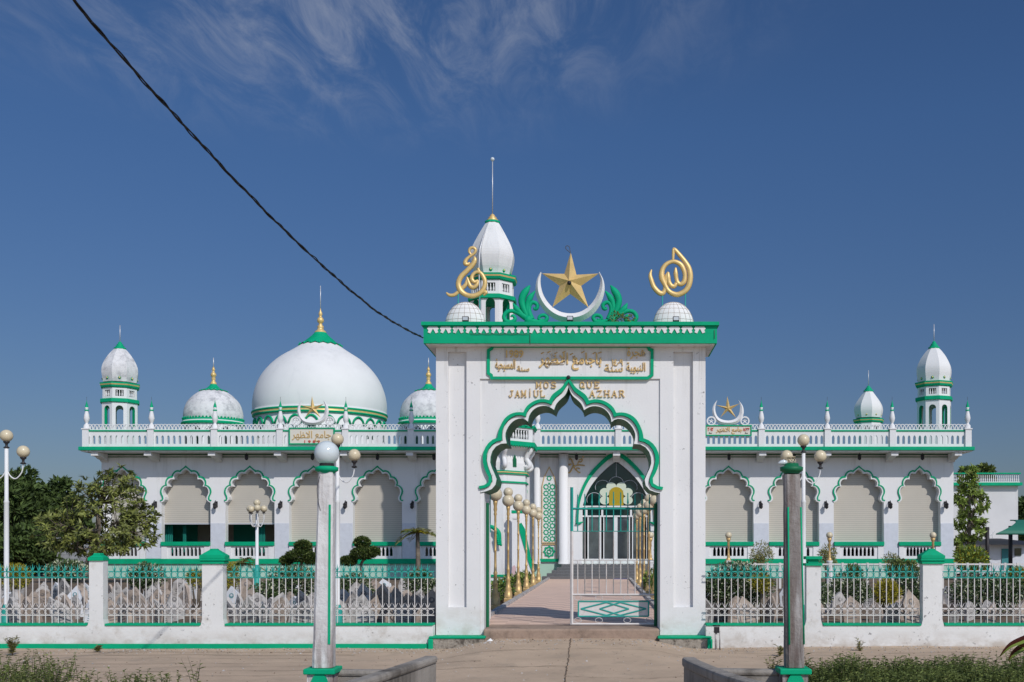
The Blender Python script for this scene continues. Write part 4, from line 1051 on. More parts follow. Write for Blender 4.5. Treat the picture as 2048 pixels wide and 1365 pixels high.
for q in range(na):
    a0 = 2*PI*(q+.07)/na; a1 = 2*PI*(q+.93)/na
    pts = []
    for s in range(9):
        t = s/8; a = a0+(a1-a0)*t; z = zb_-.80+.38*math.sin(PI*t)**.6
        pts.append((cX+(R+.03)*math.sin(a), BY-(R+.03)*math.cos(a), z))
    m.tube(pts, .055, 6)
m.build('scalloped_arch', M['green'], dr)
for q in range(na):
    a = 2*PI*(q+.5)/na
    if abs(((a+PI) % (2*PI))-PI) > 1.75 or q % 2: continue
    m = MB(); u = Vector((math.cos(a), math.sin(a), 0)); nrm = Vector((math.sin(a), -math.cos(a), 0)); c = Vector((cX, BY, 0))+nrm*(R+.004)
    w = .24; z0, z1 = zb_-1.45, zb_-.86
    m.add([c-u*w+Vector((0,0,z0)), c+u*w+Vector((0,0,z0)), c+u*w+Vector((0,0,z1)), c-u*w+Vector((0,0,z1))], [(0,1,2,3)], 0)
    for s in (-1, 1): m.bar(c+u*w*s+Vector((0,0,z0)), c+u*w*s+Vector((0,0,z1)), .03, 4, 1)
    m.bar(c-u*w+Vector((0,0,z1)), c+u*w+Vector((0,0,z1)), .03, 4, 1)
    m.build('window', [M['glass'], M['white']], dr)
def small_dome(px, Y, s=1.0, dirty=True):
    k = Y/F
    prof = [(842,56),(831,57),(818,54.5),(806,49.5),(795,40),(788,31.5),(784,25),(780,18)]
    fin = [(770,5.8),(766,6),(764,4),(761,3),(758,4.5),(755,3),(753,5),(750,5.6),(747,4.5),(745,2.4),(742,2),(740,3.4),(738,2.6),(734,1)]
    cx_, d = dome(px, Y, prof, [(769,5.5),(773,8),(778,14),(782,25)], fin, 716, 0, 0, M['dirtywhite'], 48)
    m = MB(); m.lathe(cx_, Y, [(56*k, Z(842, Y)+.03), (58.5*k, Z(842, Y)), (58*k, Z(845, Y))], 48, 0); m.lathe(cx_, Y, [(58*k, Z(845, Y)), (59*k, Z(847, Y))], 48, 1); m.lathe(cx_, Y, [(60*k, Z(847, Y)), (61.5*k, Z(850, Y)), (57*k, Z(852, Y))], 48, 0)
    for q in range(52):
        a = 2*PI*q/52; rr = 57.6*k; m.sphere((cx_+rr*math.sin(a), Y-rr*math.cos(a), Z(840, Y)), .05, 6)
    m.build('base_ring', [M['green'], M['white']], d)
    m = MB(); m.lathe(cx_, Y, [(55*k, zr-.1), (55*k, Z(850, Y))], 48); dr = m.build('drum', M['white'], mosque)
    m = MB(); Rr = 55*k
    for q in range(12):
        a0 = 2*PI*(q+.15)/12; a1 = 2*PI*(q+.85)/12; pts = []
        for s_ in range(7):
            t = s_/6; a = a0+(a1-a0)*t; pts.append(Vector((cx_+(Rr+.01)*math.sin(a), Y-(Rr+.01)*math.cos(a), Z(866, Y)+.22*math.sin(PI*t))))
        b = [Vector((p.x, p.y, zr-.05)) for p in pts]
        m.add(pts+b, [(i, i+1, 8+i, 7+i) for i in range(6)])
    m.build('arched_opening', M['glass'], dr)
small_dome(427, 52); small_dome(857, 52)
# ---- octagonal minarets
def oct_pts(r, ph, n=8): return [(r*math.sin(ph+2*PI*k/n), -r*math.cos(ph+2*PI*k/n)) for k in range(n)]
def minaret(parent, cX, Y, z0, R, levels, ph, name_dome='dome', green_in=True, small=False):
    """levels: dict of heights (m): arch0, arch1, band1, box1, band2, dome_prof [(z, r)], cap"""
    L = levels
    pts = oct_pts(R, ph)
    def side_frame(mb, a, b, zlo, zhi, hole, th, mi=0):
        """one octagon face from a to b (xy), with an arched hole [(u,z)...]"""
        A = Vector((cX+a[0], Y+a[1], 0)); B = Vector((cX+b[0], Y+b[1], 0)); w = (B-A).length; u = (B-A)/w
        nrm = Vector((u.y, -u.x, 0))
        t = MB(); t.prism([(0, zlo), (w, zlo), (w, zhi), (0, zhi)], 0, th, 0, holes=[hole(w)] if hole else None, side_mi=mi)
        vs = [A+u*v[0]-nrm*v[1]+Vector((0, 0, v[2])) for v in t.v]
        b0 = len(mb.v); mb.v.extend([tuple(v) for v in vs])
        for f, mi_ in zip(t.f, t.m): mb.f.append([i+b0 for i in f]); mb.m.append(mi_); mb.sm.append(False)
    m = MB()
    if not small:
        for i in range(8):
            a, b = pts[i], pts[(i+1) % 8]
            def hole(w):
                h = w*.26; c = w/2; z0_ = L['arch0']; zt = L['arch1']-h
                return [(c-h, z0_), (c-h, zt)]+[(c-h*math.cos(t), zt+h*math.sin(t)) for t in [PI*q/8 for q in range(1, 8)]]+[(c+h, zt), (c+h, z0_)]
            side_frame(m, a, b, z0, L['band1'], hole, R*.2, 1)
        p0 = m.build('belfry', [M['white'], M['green']], parent)
        m = MB(); m.lathe(cX, Y, [(R*1.0, L['band1']-.02), (R*1.1, L['band1']), (R*1.1, L['band1']+.14), (R*.97, L['band1']+.17)], 8, 0, False, ph); m.build('band', M['green'], parent)
    zb0 = L['band1']+(.15 if not small else 0)
    m = MB(); Rb = R*.965; pb = oct_pts(Rb, ph)
    for i in range(8):
        a, b = pb[i], pb[(i+1) % 8]
        hgt = L['box1']-zb0
        hole = lambda w: [(w*.22, zb0+hgt*.22), (w*.22, zb0+hgt*.78), (w*.78, zb0+hgt*.78), (w*.78, zb0+hgt*.22)]
        side_frame(m, a, b, zb0, L['box1'], hole, R*.12)
        A = Vector((cX+a[0], Y+a[1], 0)); B = Vector((cX+b[0], Y+b[1], 0))
        for q in range(3):
            c = A.lerp(B, .31+.19*q)*1.0; cc = Vector((cX, Y, 0)); c = c+(cc-c).normalized()*R*.06
            m.tube([(c.x, c.y, zb0+hgt*.2), (c.x, c.y, zb0+hgt*.38), (c.x, c.y, zb0+hgt*.6), (c.x, c.y, zb0+hgt*.8)], [R*.03, R*.045, R*.02, R*.03], 6)
    m.lathe(cX, Y, [(R*.55, zb0), (R*.55, L['box1'])], 8, 1, False, ph)
    m.build('lantern_box', [M['white'], M['greend']], parent)
    m = MB(); z2 = L['box1']; m.lathe(cX, Y, [(R*.96, z2-.02), (R*1.06, z2+.02), (R*1.1, z2+.1)], 8, 0, False, ph); m.lathe(cX, Y, [(R*1.1, z2+.1), (R*1.12, z2+.15)], 8, 1, False, ph); m.lathe(cX, Y, [(R*1.12, z2+.15), (R*1.13, z2+.22), (R*.85, z2+.25)], 8, 0, False, ph)
    m.build('cornice', [M['green'], M['gold']], parent)
    m = MB(); pr = resample(cr([(r, z) for z, r in L['dome']], 6), 22); m.lathe(cX, Y, pr, 8, 0, False, ph)
    # soften each facet vertically
    for i in range(len(m.sm)): m.sm[i] = False
    d = m.build(name_dome, M['dirtywhite'] if L.get('dirty') else M['domewhite'], parent)
    rb = L['dome'][0][1]*.95; zz = L['dome'][0][0]+.16
    for i in range(8):
        a = ph+2*PI*(i+.5)/8; m = MB(); m.sphere((cX+rb*.95*math.sin(a), Y-rb*.95*math.cos(a), zz), R*.105, 10, 0); m.sphere((cX+rb*1.02*math.sin(a), Y-rb*1.02*math.cos(a), zz), R*.06, 8, 1)
        m.build('rosette', [M['green'], M['gold']], d)
    zc, rc = L['dome'][-1]
    m = MB(); m.lathe(cX, Y, [(rc*1.2, zc-.02), (rc*1.3, zc+.03), (rc*.95, zc+.07)], 16, 0); m.lathe(cX, Y, [(rc*.85, zc+.07), (rc*.95, zc+.11), (rc*.65, zc+.15), (rc*.7, zc+.19), (rc*.4, zc+.23), (rc*.42, zc+.27), (.02, zc+.33)], 16, L.get('capm', 0))
    m.bar((cX, Y, zc+.3), (cX, Y, L['needle']), .018, 6, 2)
    m.build('dome_cap', [M['green'], M['gold'], M['rod']], d)
    return d
def lv(Y, arch0, arch1, band1, box1, dome_, needle, ks=1.0, **kw):
    k = Y/F; d = dict(arch0=Z(arch0, Y), arch1=Z(arch1, Y), band1=Z(band1, Y), box1=Z(box1, Y), dome=[(Z(p, Y), r*k) for p, r in dome_], needle=Z(needle, Y)); d.update(kw); return d
DP = [(767,33),(758,34.5),(748,36),(738,35.5),(728,32),(718,26.5),(709,20),(702,14),(698,9)]
L1 = lv(49, 862, 815, 808, 779, DP, 651, dirty=True)
minaret(mosque, X(240, 49), 49, zr-.1, 35*49/F, L1, 0.0)
L2 = lv(49, 862, 813, 803, 776, [(p-1, r*.97) for p, r in DP], 649)
minaret(mosque, X(1868, 49), 49, zr-.1, 34*49/F, L2, 0.0)
DP3 = [(837, 25.5),(830, 27.5),(822, 29),(814, 28),(806, 24.5),(797, 18.5),(789, 12.5),(783, 8)]
L3 = lv(62.5, 900, 880, 880, 847, DP3, 741)
L4 = lv(62.5, 900, 892, 892, 859, [(p+12, r) for p, r in DP3], 741)
for px in (1737, 424):
    minaret(mosque, X(px, 62.5), 62.5, zr-.1, 27.5*62.5/F, L3 if px > 1000 else L4, 0.0, small=True)
    m = MB(); m.lathe(X(px, 62.5), 62.5, [(27.5*62.5/F*.97, zr-.1), (27.5*62.5/F*.97, Z(880, 62.5))], 8, 0, False); m.build('turret_base', M['white'], mosque)

# ================================================================== CENTRAL MINARET (free-standing tower)
TY = 40.0; tX = X(985, TY); tk = TY/F; ph8 = PI/8
tower = root('minaret_tower', (tX, TY, .3), 'tallest white octagonal minaret with balcony, standing behind the gate in front of the mosque', 'minaret')
DPT = [(556,36.5),(548,38.5),(539,42),(528,44.5),(518,46),(507,45),(496,41),(484,35),(472,28.5),(460,21.5),(451,16),(446,12)]
LT = lv(TY, 655, 606, 606, 569, DPT, 322, capm=1)
minaret(tower, tX, TY, Z(848, TY), 46*tk, LT, ph8)
m = MB(); m.sphere((tX, TY, Z(319, TY)), .075, 14); m.build('finial_ball', M['milk'], tower)
m = MB(); m.lathe(tX, TY, [(73*tk, .3), (73*tk, Z(930, TY)), (69*tk, Z(915, TY)), (72*tk, Z(905, TY)), (90*tk, Z(894, TY))], 8, 0, False, ph8); m.build('shaft', M['white'], tower)
m = MB(); m.lathe(tX, TY, [(46*tk, Z(870, TY)), (46*tk, Z(846, TY))], 8, 0, False, ph8); m.build('upper_shaft', M['white'], tower)
for py, r_, h in ((949, 75, .13), (968, 74.5, .06), (1150, 74.5, .08), (1166, 76, .22)):
    m = MB(); z = Z(py, TY); m.lathe(tX, TY, [(r_*tk*.98, z-h/2), (r_*tk*1.02, z-h/2), (r_*tk*1.02, z+h/2), (r_*tk*.98, z+h/2)], 8, 0, False, ph8)
    if py == 949: m.lathe(tX, TY, [(r_*tk*1.03, z-.02), (r_*tk*1.03, z+.02)], 8, 1, False, ph8)
    m.build('band', [M['green'], M['gold']], tower)
m = MB(); z = Z(893, TY); m.lathe(tX, TY, [(88*tk, z-.1), (94*tk, z-.08), (94*tk, z+.07), (60*tk, z+.08)], 8, 0, False, ph8); 
q = oct_pts(93*tk, ph8)
for i in range(8):
    a, b = q[i], q[(i+1) % 8]
    for j in range(11):
        t = (j+.5)/11; x = tX+a[0]+(b[0]-a[0])*t; y = TY+a[1]+(b[1]-a[1])*t; m.tube([(x, y, z-.06), (x, y, z-.16)], [.035, .008], 5)
m.build('balcony_floor', M['green'], tower)
m = MB(); z0, z1 = Z(888, TY), Z(862, TY); q = oct_pts(89*tk, ph8)
for i in range(8):
    a, b = q[i], q[(i+1) % 8]; A = Vector((tX+a[0], TY+a[1], 0)); B = Vector((tX+b[0], TY+b[1], 0)); w = (B-A).length; u = (B-A)/w; nrm = Vector((u.y, -u.x, 0))
    t = MB(); hz = z1-z0; t.prism([(0, z0-.1), (w, z0-.1), (w, z1), (0, z1)], 0, .1, 0, holes=[[(w*.15, z0+hz*.15), (w*.15, z0+hz*.85), (w*.85, z0+hz*.85), (w*.85, z0+hz*.15)]])
    b0 = len(m.v); m.v.extend([tuple(A+u*v[0]-nrm*v[1]+Vector((0, 0, v[2]))) for v in t.v])
    for f in t.f: m.f.append([i_+b0 for i_ in f]); m.m.append(0); m.sm.append(False)
    for j in range(7):
        c = A+u*w*(.2+.1*j)-nrm*.05; m.tube([(c.x, c.y, z0+hz*.13), (c.x, c.y, z0+hz*.4), (c.x, c.y, z0+hz*.65), (c.x, c.y, z0+hz*.87)], [.03, .045, .02, .035], 6)
bl = m.build('balcony_rail', M['white'], tower)
m = MB(); m.lathe(tX, TY, [(84*tk, z1), (92*tk, z1), (93*tk, z1+.08), (84*tk, z1+.09)], 8, 0, False, ph8)
for i in range(8):
    a, b = q[i], q[(i+1) % 8]; A = Vector((tX+a[0]*1.02, TY+a[1]*1.02, z1+.08)); B = Vector((tX+b[0]*1.02, TY+b[1]*1.02, z1+.08))
    for j in range(5): p_ = A.lerp(B, (j+.5)/5); m.sphere(p_, .085, 8, 0, .6)
m.build('rail_cap', M['green'], bl)
for i in range(8):   # scroll brackets at the corners
    a = ph8+2*PI*i/8; u = Vector((math.sin(a), -math.cos(a), 0)); c = Vector((tX, TY, 0))
    pts = [(86, 899), (84, 906), (78, 914), (76, 921), (80, 928), (82, 935), (76, 939), (73, 934)]
    m = MB(); m.tube(cr([tuple(c+u*(r_*tk)+Vector((0, 0, Z(p_, TY)))) for r_, p_ in pts], 4), .09, 7); m.build('scroll_bracket', M['white'], tower)
fa = [ph8+2*PI*(i+.5)/8 for i in (-1, 0, 1)]
for a in (0, PI/4, -PI/4):
    nrm = Vector((math.sin(a), -math.cos(a), 0)); u = Vector((math.cos(a), math.sin(a), 0)); c = Vector((tX, TY, 0))+nrm*(73*tk*math.cos(PI/8)+.02)
    m = MB(); off = .0; w = .085
    o = [(-w, 938), (w, 938), (w, 922), (w*.6, 920), (w*.6, 917), (0, 914), (-w*.6, 917), (-w*.6, 920), (-w, 922)]
    vs = [c+u*x+Vector((0, 0, Z(p_, TY))) for x, p_ in o]; m.add(vs, [tuple(range(9))]); m.build('slit_window', M['greend'], tower)
m = MB(); stroke(m, [(60,460),(110,458),(150,480),(180,520),(190,580),(200,630),(214,636)], [.06,.07,.08,.09,.07,.05,.03], 960, 960, 4.87, 38.55)
for k_ in range(5): m.sphere(P(960+(165+k_*4)/4.87, 960+(545+k_*20)/4.87, 38.5), .06, 8)
m.build('scroll_arm', M['green'], tower)
m = MB(); pts = [tuple(P(a, b, TY-.9)) for a, b in ((972,450),(960,490),(957,520),(958,560),(959,655))]
m.tube([(tX-.05, TY, Z(437, TY))]+[tuple(P(a, b, y)) for a, b, y in ((975,450,39.75),(966,475,39.3),(960,498,39.1),(958,530,39.05),(959,600,39.0),(959,700,39.0))], .022, 5); m.build('cable', M['rod'], tower)
# stair flank beside the tower
SYY = 38.3
m = MB(); m.prism(pcurve([(1024,1160),(1024,1040),(1034,1036),(1044,1060),(1055,1105),(1071,1160)], SYY), SYY, SYY+.35, 0)
m.box(X(1024, SYY)-.02, X(1034, SYY)+.05, SYY-.03, SYY+.38, Z(1038, SYY), Z(1034, SYY), 0)
sf = m.build('stair_flank', WB, None)
tag(sf, 'slanting white stair wall with a green painted face beside the golden lamps', 'stair wall')
m = MB(); m.prism(pcurve([(1038,1048),(1043,1046),(1050,1058),(1067,1139),(1064,1144),(1057,1125),(1040,1066)], SYY), SYY-.03, SYY-.002); m.build('green_panel', M['green'], sf)
m = MB(); m.box(X(1023,SYY), X(1045, SYY), SYY-.04, SYY+.3, Z(1027, SYY), Z(1021, SYY)); m.build('cap', M['green'], sf)
m = MB(); a = P(1022, 1160, 38); m.add([a, a+Vector((.18,0,0)), a+Vector((.16,.12,.45)), a+Vector((.1,.14,.52)), a+Vector((.03,.12,.45))]+[v+Vector((0,.03,0)) for v in (a, a+Vector((.18,0,0)), a+Vector((.16,.12,.45)), a+Vector((.1,.14,.52)), a+Vector((.03,.12,.45)))], [(0,1,2,3,4),(9,8,7,6,5),(0,5,6,1),(1,6,7,2),(2,7,8,3),(3,8,9,4),(4,9,5,0)])
tag(m.build('leaning_board', M['pink']), 'small pink board leaning against the white tower base', 'board')
# ================================================================== BOUNDARY FENCES
BYF = 16.9
def fence(name, label, x0, x1, posts, posx):
    """x0..x1 metres; posts: (px0, px1, ptop, style)"""
    rt = root(name, ((x0+x1)/2, BYF, 0), label, 'fence')
    zt = Z(1252, BYF)
    m = MB(); m.box(x0, x1, BYF, BYF+.22, -.1, zt); m.build('base_wall', M['wall'], rt)
    m = MB(); zc = Z(1247.5, BYF); 
    edges = sorted([x0]+[v for p in posts for v in (X(p[0]-4, BYF), X(p[1]+4, BYF))]+[x1])
    spans = []
    for a, b in zip(edges[::2], edges[1::2]):
        if b-a > .1: m.box(a, b, BYF-.02, BYF+.24, zt, zt+.035); spans.append((a, b))
    m.build('wall_coping', M['green'], rt, bevel=.008)
    for p in posts:
        a, b = X(p[0], BYF), X(p[1], BYF); c = (a+b)/2; w = (b-a)/2; zp = Z(p[2], BYF); y0, y1, yc = BYF+.002, BYF+.17, BYF+.086
        m = MB(); m.frustum(c, yc, zt-.06, zt+.10, w+.04, .084, w, .084); m.box(a, b, y0, y1, zt+.10, zp)
        q = m.build('pillar', M['wall'], rt)
        m = MB()
        if p[3] == 'big':
            m.box(a-.045, b+.045, y0-.05, y1+.04, zp, zp+.035); m.box(a-.025, b+.025, y0-.03, y1+.02, zp-.05, zp-.001)
            m.frustum(c, yc, zp+.036, zp+.085, w+.035, .12, w+.035, .12); m.frustum(c, yc, zp+.085, zp+.17, w+.03, .115, w*.4, .05); m.frustum(c, yc, zp+.17, zp+.19, w*.4, .05, w*.3, .04)
        elif p[3] == 'small':
            m.box(a-.012, b+.012, y0-.03, y1+.02, zp, zp+.05); m.frustum(c, yc, zp+.051, zp+.09, w+.012, .10, w*.55, .07); m.frustum(c, yc, zp+.09, zp+.12, w*.55, .07, w*.45, .06)
        else:
            m.box(a-.02, b+.02, y0-.03, y1+.02, zp-.04, zp); m.box(a+.03, b-.03, y0+.02, y1-.02, zp, zp+.06, 0); m.box(a-.015, b+.015, y0-.025, y1+.015, zp+.061, zp+.11)
        m.build('pillar_cap', M['green'], q, bevel=.006)
    zg0, zg1, zw0, zw1 = Z(1156, 17.02), Z(1143.5, 17.02), Z(1231, 17.02), Z(1217.5, 17.02)
    fy = BYF+.12
    for a, b in spans:
        n = max(2, int(round((b-a)/.1025))); m = MB(); st_ = (b-a)/n
        for z, mi in ((zg0, 1), (zg1, 1), (zw0, 0), (zw1, 0)): m.box(a, b, fy-.008, fy+.008, z-.007, z+.007, mi)
        for i in range(n+1):
            x = a+st_*i+rnd.uniform(-.002, .002)
            if i < n:
                xm = x+st_/2
                for zc, mi in (((zg0+zg1)/2, 1), ((zw0+zw1)/2, 0)):
                    m.tube([(xm+.044*math.cos(t), fy-.01, zc+.044*math.sin(t)) for t in [2*PI*q/10 for q in range(11)]], .0042, 4, mi)
            if i in (0, n): continue
            m.box(x-.0056, x+.0056, fy-.0056, fy+.0056, zt+.03, zg0, 0)
            m.box(x-.0068, x+.0068, fy-.0069, fy+.0069, zg0, zg1+.015, 1)
            top = zg1+.13
            m.add([(x-.013, fy-.002, zg1+.02), (x, fy-.004, top), (x+.013, fy-.002, zg1+.02), (x, fy+.006, zg1)], [(0, 2, 1), (0, 1, 3), (1, 2, 3), (0, 3, 2)], 1)
            for s in (-1, 1):
                for zb_, mi in ((zg1, 1), (zw1, 0)):
                    if zb_ == zg1: q = [(x+s*.004, fy-.012, zb_), (x+s*.014, fy-.012, zb_+.03), (x+s*.04, fy-.012, zb_+.095)]
                    else: q = [(x+s*.004, fy-.012, zb_), (x+s*.012, fy-.012, zb_+.03), (x+s*.042, fy-.012, zb_+.09)]
                    m.tube(q, [.005, .006, .0015], 4, mi)
        m.build('fence_panel', [M['yrail'], M['teal']], rt)
    return rt
flx = X(866, BYF)
fl = fence('boundary_fence', 'white low wall with green and white railings left of the gate, big green-capped pillar', -15.5, flx, [(178, 206, 1122, 'small'), (404, 446, 1122, 'big')], 0)
m = MB(); m.box(-15.5, flx, BYF-.03, BYF-.0005, .0, .075); m.build('skirting', M['green'], fl)
fr = fence('boundary_fence', 'speckled low wall with railings right of the gate, without a green skirting', X(1412, BYF), 13.5, [(1613, 1642, 1127, 'double'), (1846, 1885, 1122, 'big')], 0)
# ================================================================== LAMPS
def gold_lamp():
    rt = root('gold_lamp_post', (0, 0, 0)); m = MB()
    pr = [(.17, 0), (.17, .06), (.14, .09), (.13, .22), (.10, .27), (.115, .31), (.08, .36), (.06, .48), (.085, .52), (.06, .56), (.045, .72), (.065, .75), (.045, .78), (.036, .95), (.034, 1.2), (.05, 1.22), (.034, 1.24), (.033, 1.62), (.048, 1.64), (.033, 1.66), (.032, 1.95), (.05, 1.98), (.035, 2.02), (.055, 2.08), (.045, 2.14), (.06, 2.2), (.075, 2.28)]
    m.lathe(0, 0, [(r, z) for r, z in [(q*.78, w) for q, w in pr] if z <= .12], 4, 0, False, PI/4); m.lathe(0, 0, [(r, z) for r, z in [(q*.72, w) for q, w in pr] if z >= .09], 14)
    m.build('post', M['goldb'], rt)
    m = MB(); m.sphere((0, 0, 2.40), .145, 22); m.build('lower_globe', M['globe'], rt)
    m = MB(); m.sphere((0, 0, 2.60), .115, 20); m.build('upper_globe', M['globe'], rt)
    return rt
gp = gold_lamp(); k = 0
pos_w = ['first', 'second', 'third', 'fourth', 'fifth', 'sixth']
for side, x in (('left', -2.19), ('right', 1.31)):
    for i in range(6):
        o = gp if k == 0 else copy_tree(gp); k += 1
        o.location = (x, 22.5+3.15*i, .30)
        tag(o, f'golden post with stacked cream globes, {pos_w[i]} from the gate, {side} kerb', 'lamp post', 'golden lamp posts lining the walkway')
        o.name = 'gold_lamp_post'
# garden lamps: gold stem on a white column
def garden_lamp():
    rt = root('garden_lamp', (0, 0, 0)); m = MB(); m.lathe(0, 0, [(.095, 0), (.095, .78), (.11, .8), (.11, .84)], 16); m.build('column', M['white'], rt)
    m = MB(); m.lathe(0, 0, [(.09, .84), (.08, .9), (.045, .95), (.06, 1.0), (.035, 1.05), (.03, 1.3), (.045, 1.33), (.035, 1.45), (.06, 1.52), (.085, 1.6)], 14); m.build('stem', M['goldb'], rt)
    m = MB(); m.sphere((0, 0, 1.70), .115, 18); m.build('globe', M['globe'], rt); return rt
gp = garden_lamp(); k = 0
for px, lab in ((1457, 'beside the gate pier'), (1659, 'just right of the double-capped pillar'), (1866, 'behind the big pyramid-capped pillar'), (1301, 'seen through the gate')):
    o = gp if k == 0 else copy_tree(gp); k += 1; YY = 36.5
    o.location = (X(px, YY), YY, Z(1071, YY)-1.70); tag(o, f'short gold globe lamp on white column, {lab}', 'garden lamp', 'short globe lamps in the garden'); o.name = 'garden_lamp'
# tall white lamps with three globes
def tall_lamp(px, py0, Y, label, hide=(), r_=.104):
    x = X(px, Y); zt = Z(py0, Y); rt = root('street_lamp', (x, Y, .2), label, 'street lamp', 'tall white lamps with three globes behind the fence')
    m = MB(); m.lathe(x, Y, [(.04, .2), (.04, 2.35), (.046, 2.36), (.032, 2.40), (.03, zt-r_*1.9)], 14, 0); m.build('pole', M['white'], rt)
    m = MB(); m.lathe(x, Y, [(.085, .2), (.085, .5), (.06, .58), (.045, .62)], 14, 0); m.build('base', M['teal'], rt)
    def head(hx, hz):
        m = MB(); m.lathe(hx, Y, [(.012, hz-r_*2.1), (.045, hz-r_*2.0), (.05, hz-r_*1.9), (.02, hz-r_*1.7), (.022, hz-r_*1.35), (.05, hz-r_*1.1), (.05, hz-r_*.9)], 12); h = m.build('lamp_cup', M['dark'], rt)
        m = MB(); m.sphere((hx, Y, hz), r_, 24); m.build('globe', M['globe'], h)
    head(x, zt)
    for s in (-1, 1):
        hx = x+s*.285; hz = zt-.27
        m = MB(); m.tube(cr([(x, Y, zt-.55), (x+s*.06, Y, zt-.68), (x+s*.16, Y, zt-.73), (x+s*.26, Y, zt-.62), (hx, Y, hz-r_*2.0)], 5), .011, 6); m.build('arm', M['white'], rt)
        head(hx, hz)
    return rt
tall_lamp(13, 872, 18.3, 'tall white lamp with three cream globes at the left edge, before the dark trees')
tall_lamp(675, 879, 18.2, 'tall white lamp with three cream globes behind the peeling white post')
tall_lamp(1607, 881, 18.2, 'tall white lamp with three cream globes beside the grey broken-topped post')
# five-globe lamp in the graveyard
YY = 33.0; x = X(514, YY); rt = root('cluster_lamp', (x, YY, .3), 'slim white lamp with a cluster of small cream globes among the gravestones', 'street lamp')
m = MB(); zt = Z(1028, YY); m.lathe(x, YY, [(.05, .5), (.045, zt)], 12); m.build('pole', M['white'], rt)
m = MB(); m.lathe(x, YY, [(.12, .3), (.1, .75), (.055, 1.05)], 12); m.build('base', M['teal'], rt)
for dx, dy, py in ((0, 0, 1006), (-14, 0, 1018), (-6, -.25, 1019.5), (6, -.25, 1017), (13.5, 0, 1018)):
    c = Vector((X(514+dx, YY), YY+dy, Z(py, YY))); m = MB()
    m.tube(cr([(x, YY, zt-.25), (x+(c.x-x)*.5, YY+dy*.5, zt-.4), (c.x, c.y, zt-.2), (c.x, c.y, c.z-.12)], 4), .016, 5); m.lathe(c.x, c.y, [(.06, c.z-.14), (.03, c.z-.1), (.06, c.z-.07)], 10, 1); a = m.build('arm', [M['white'], M['dark']], rt)
    m = MB(); m.sphere(c, .105, 16); m.build('globe', M['globe'], a)
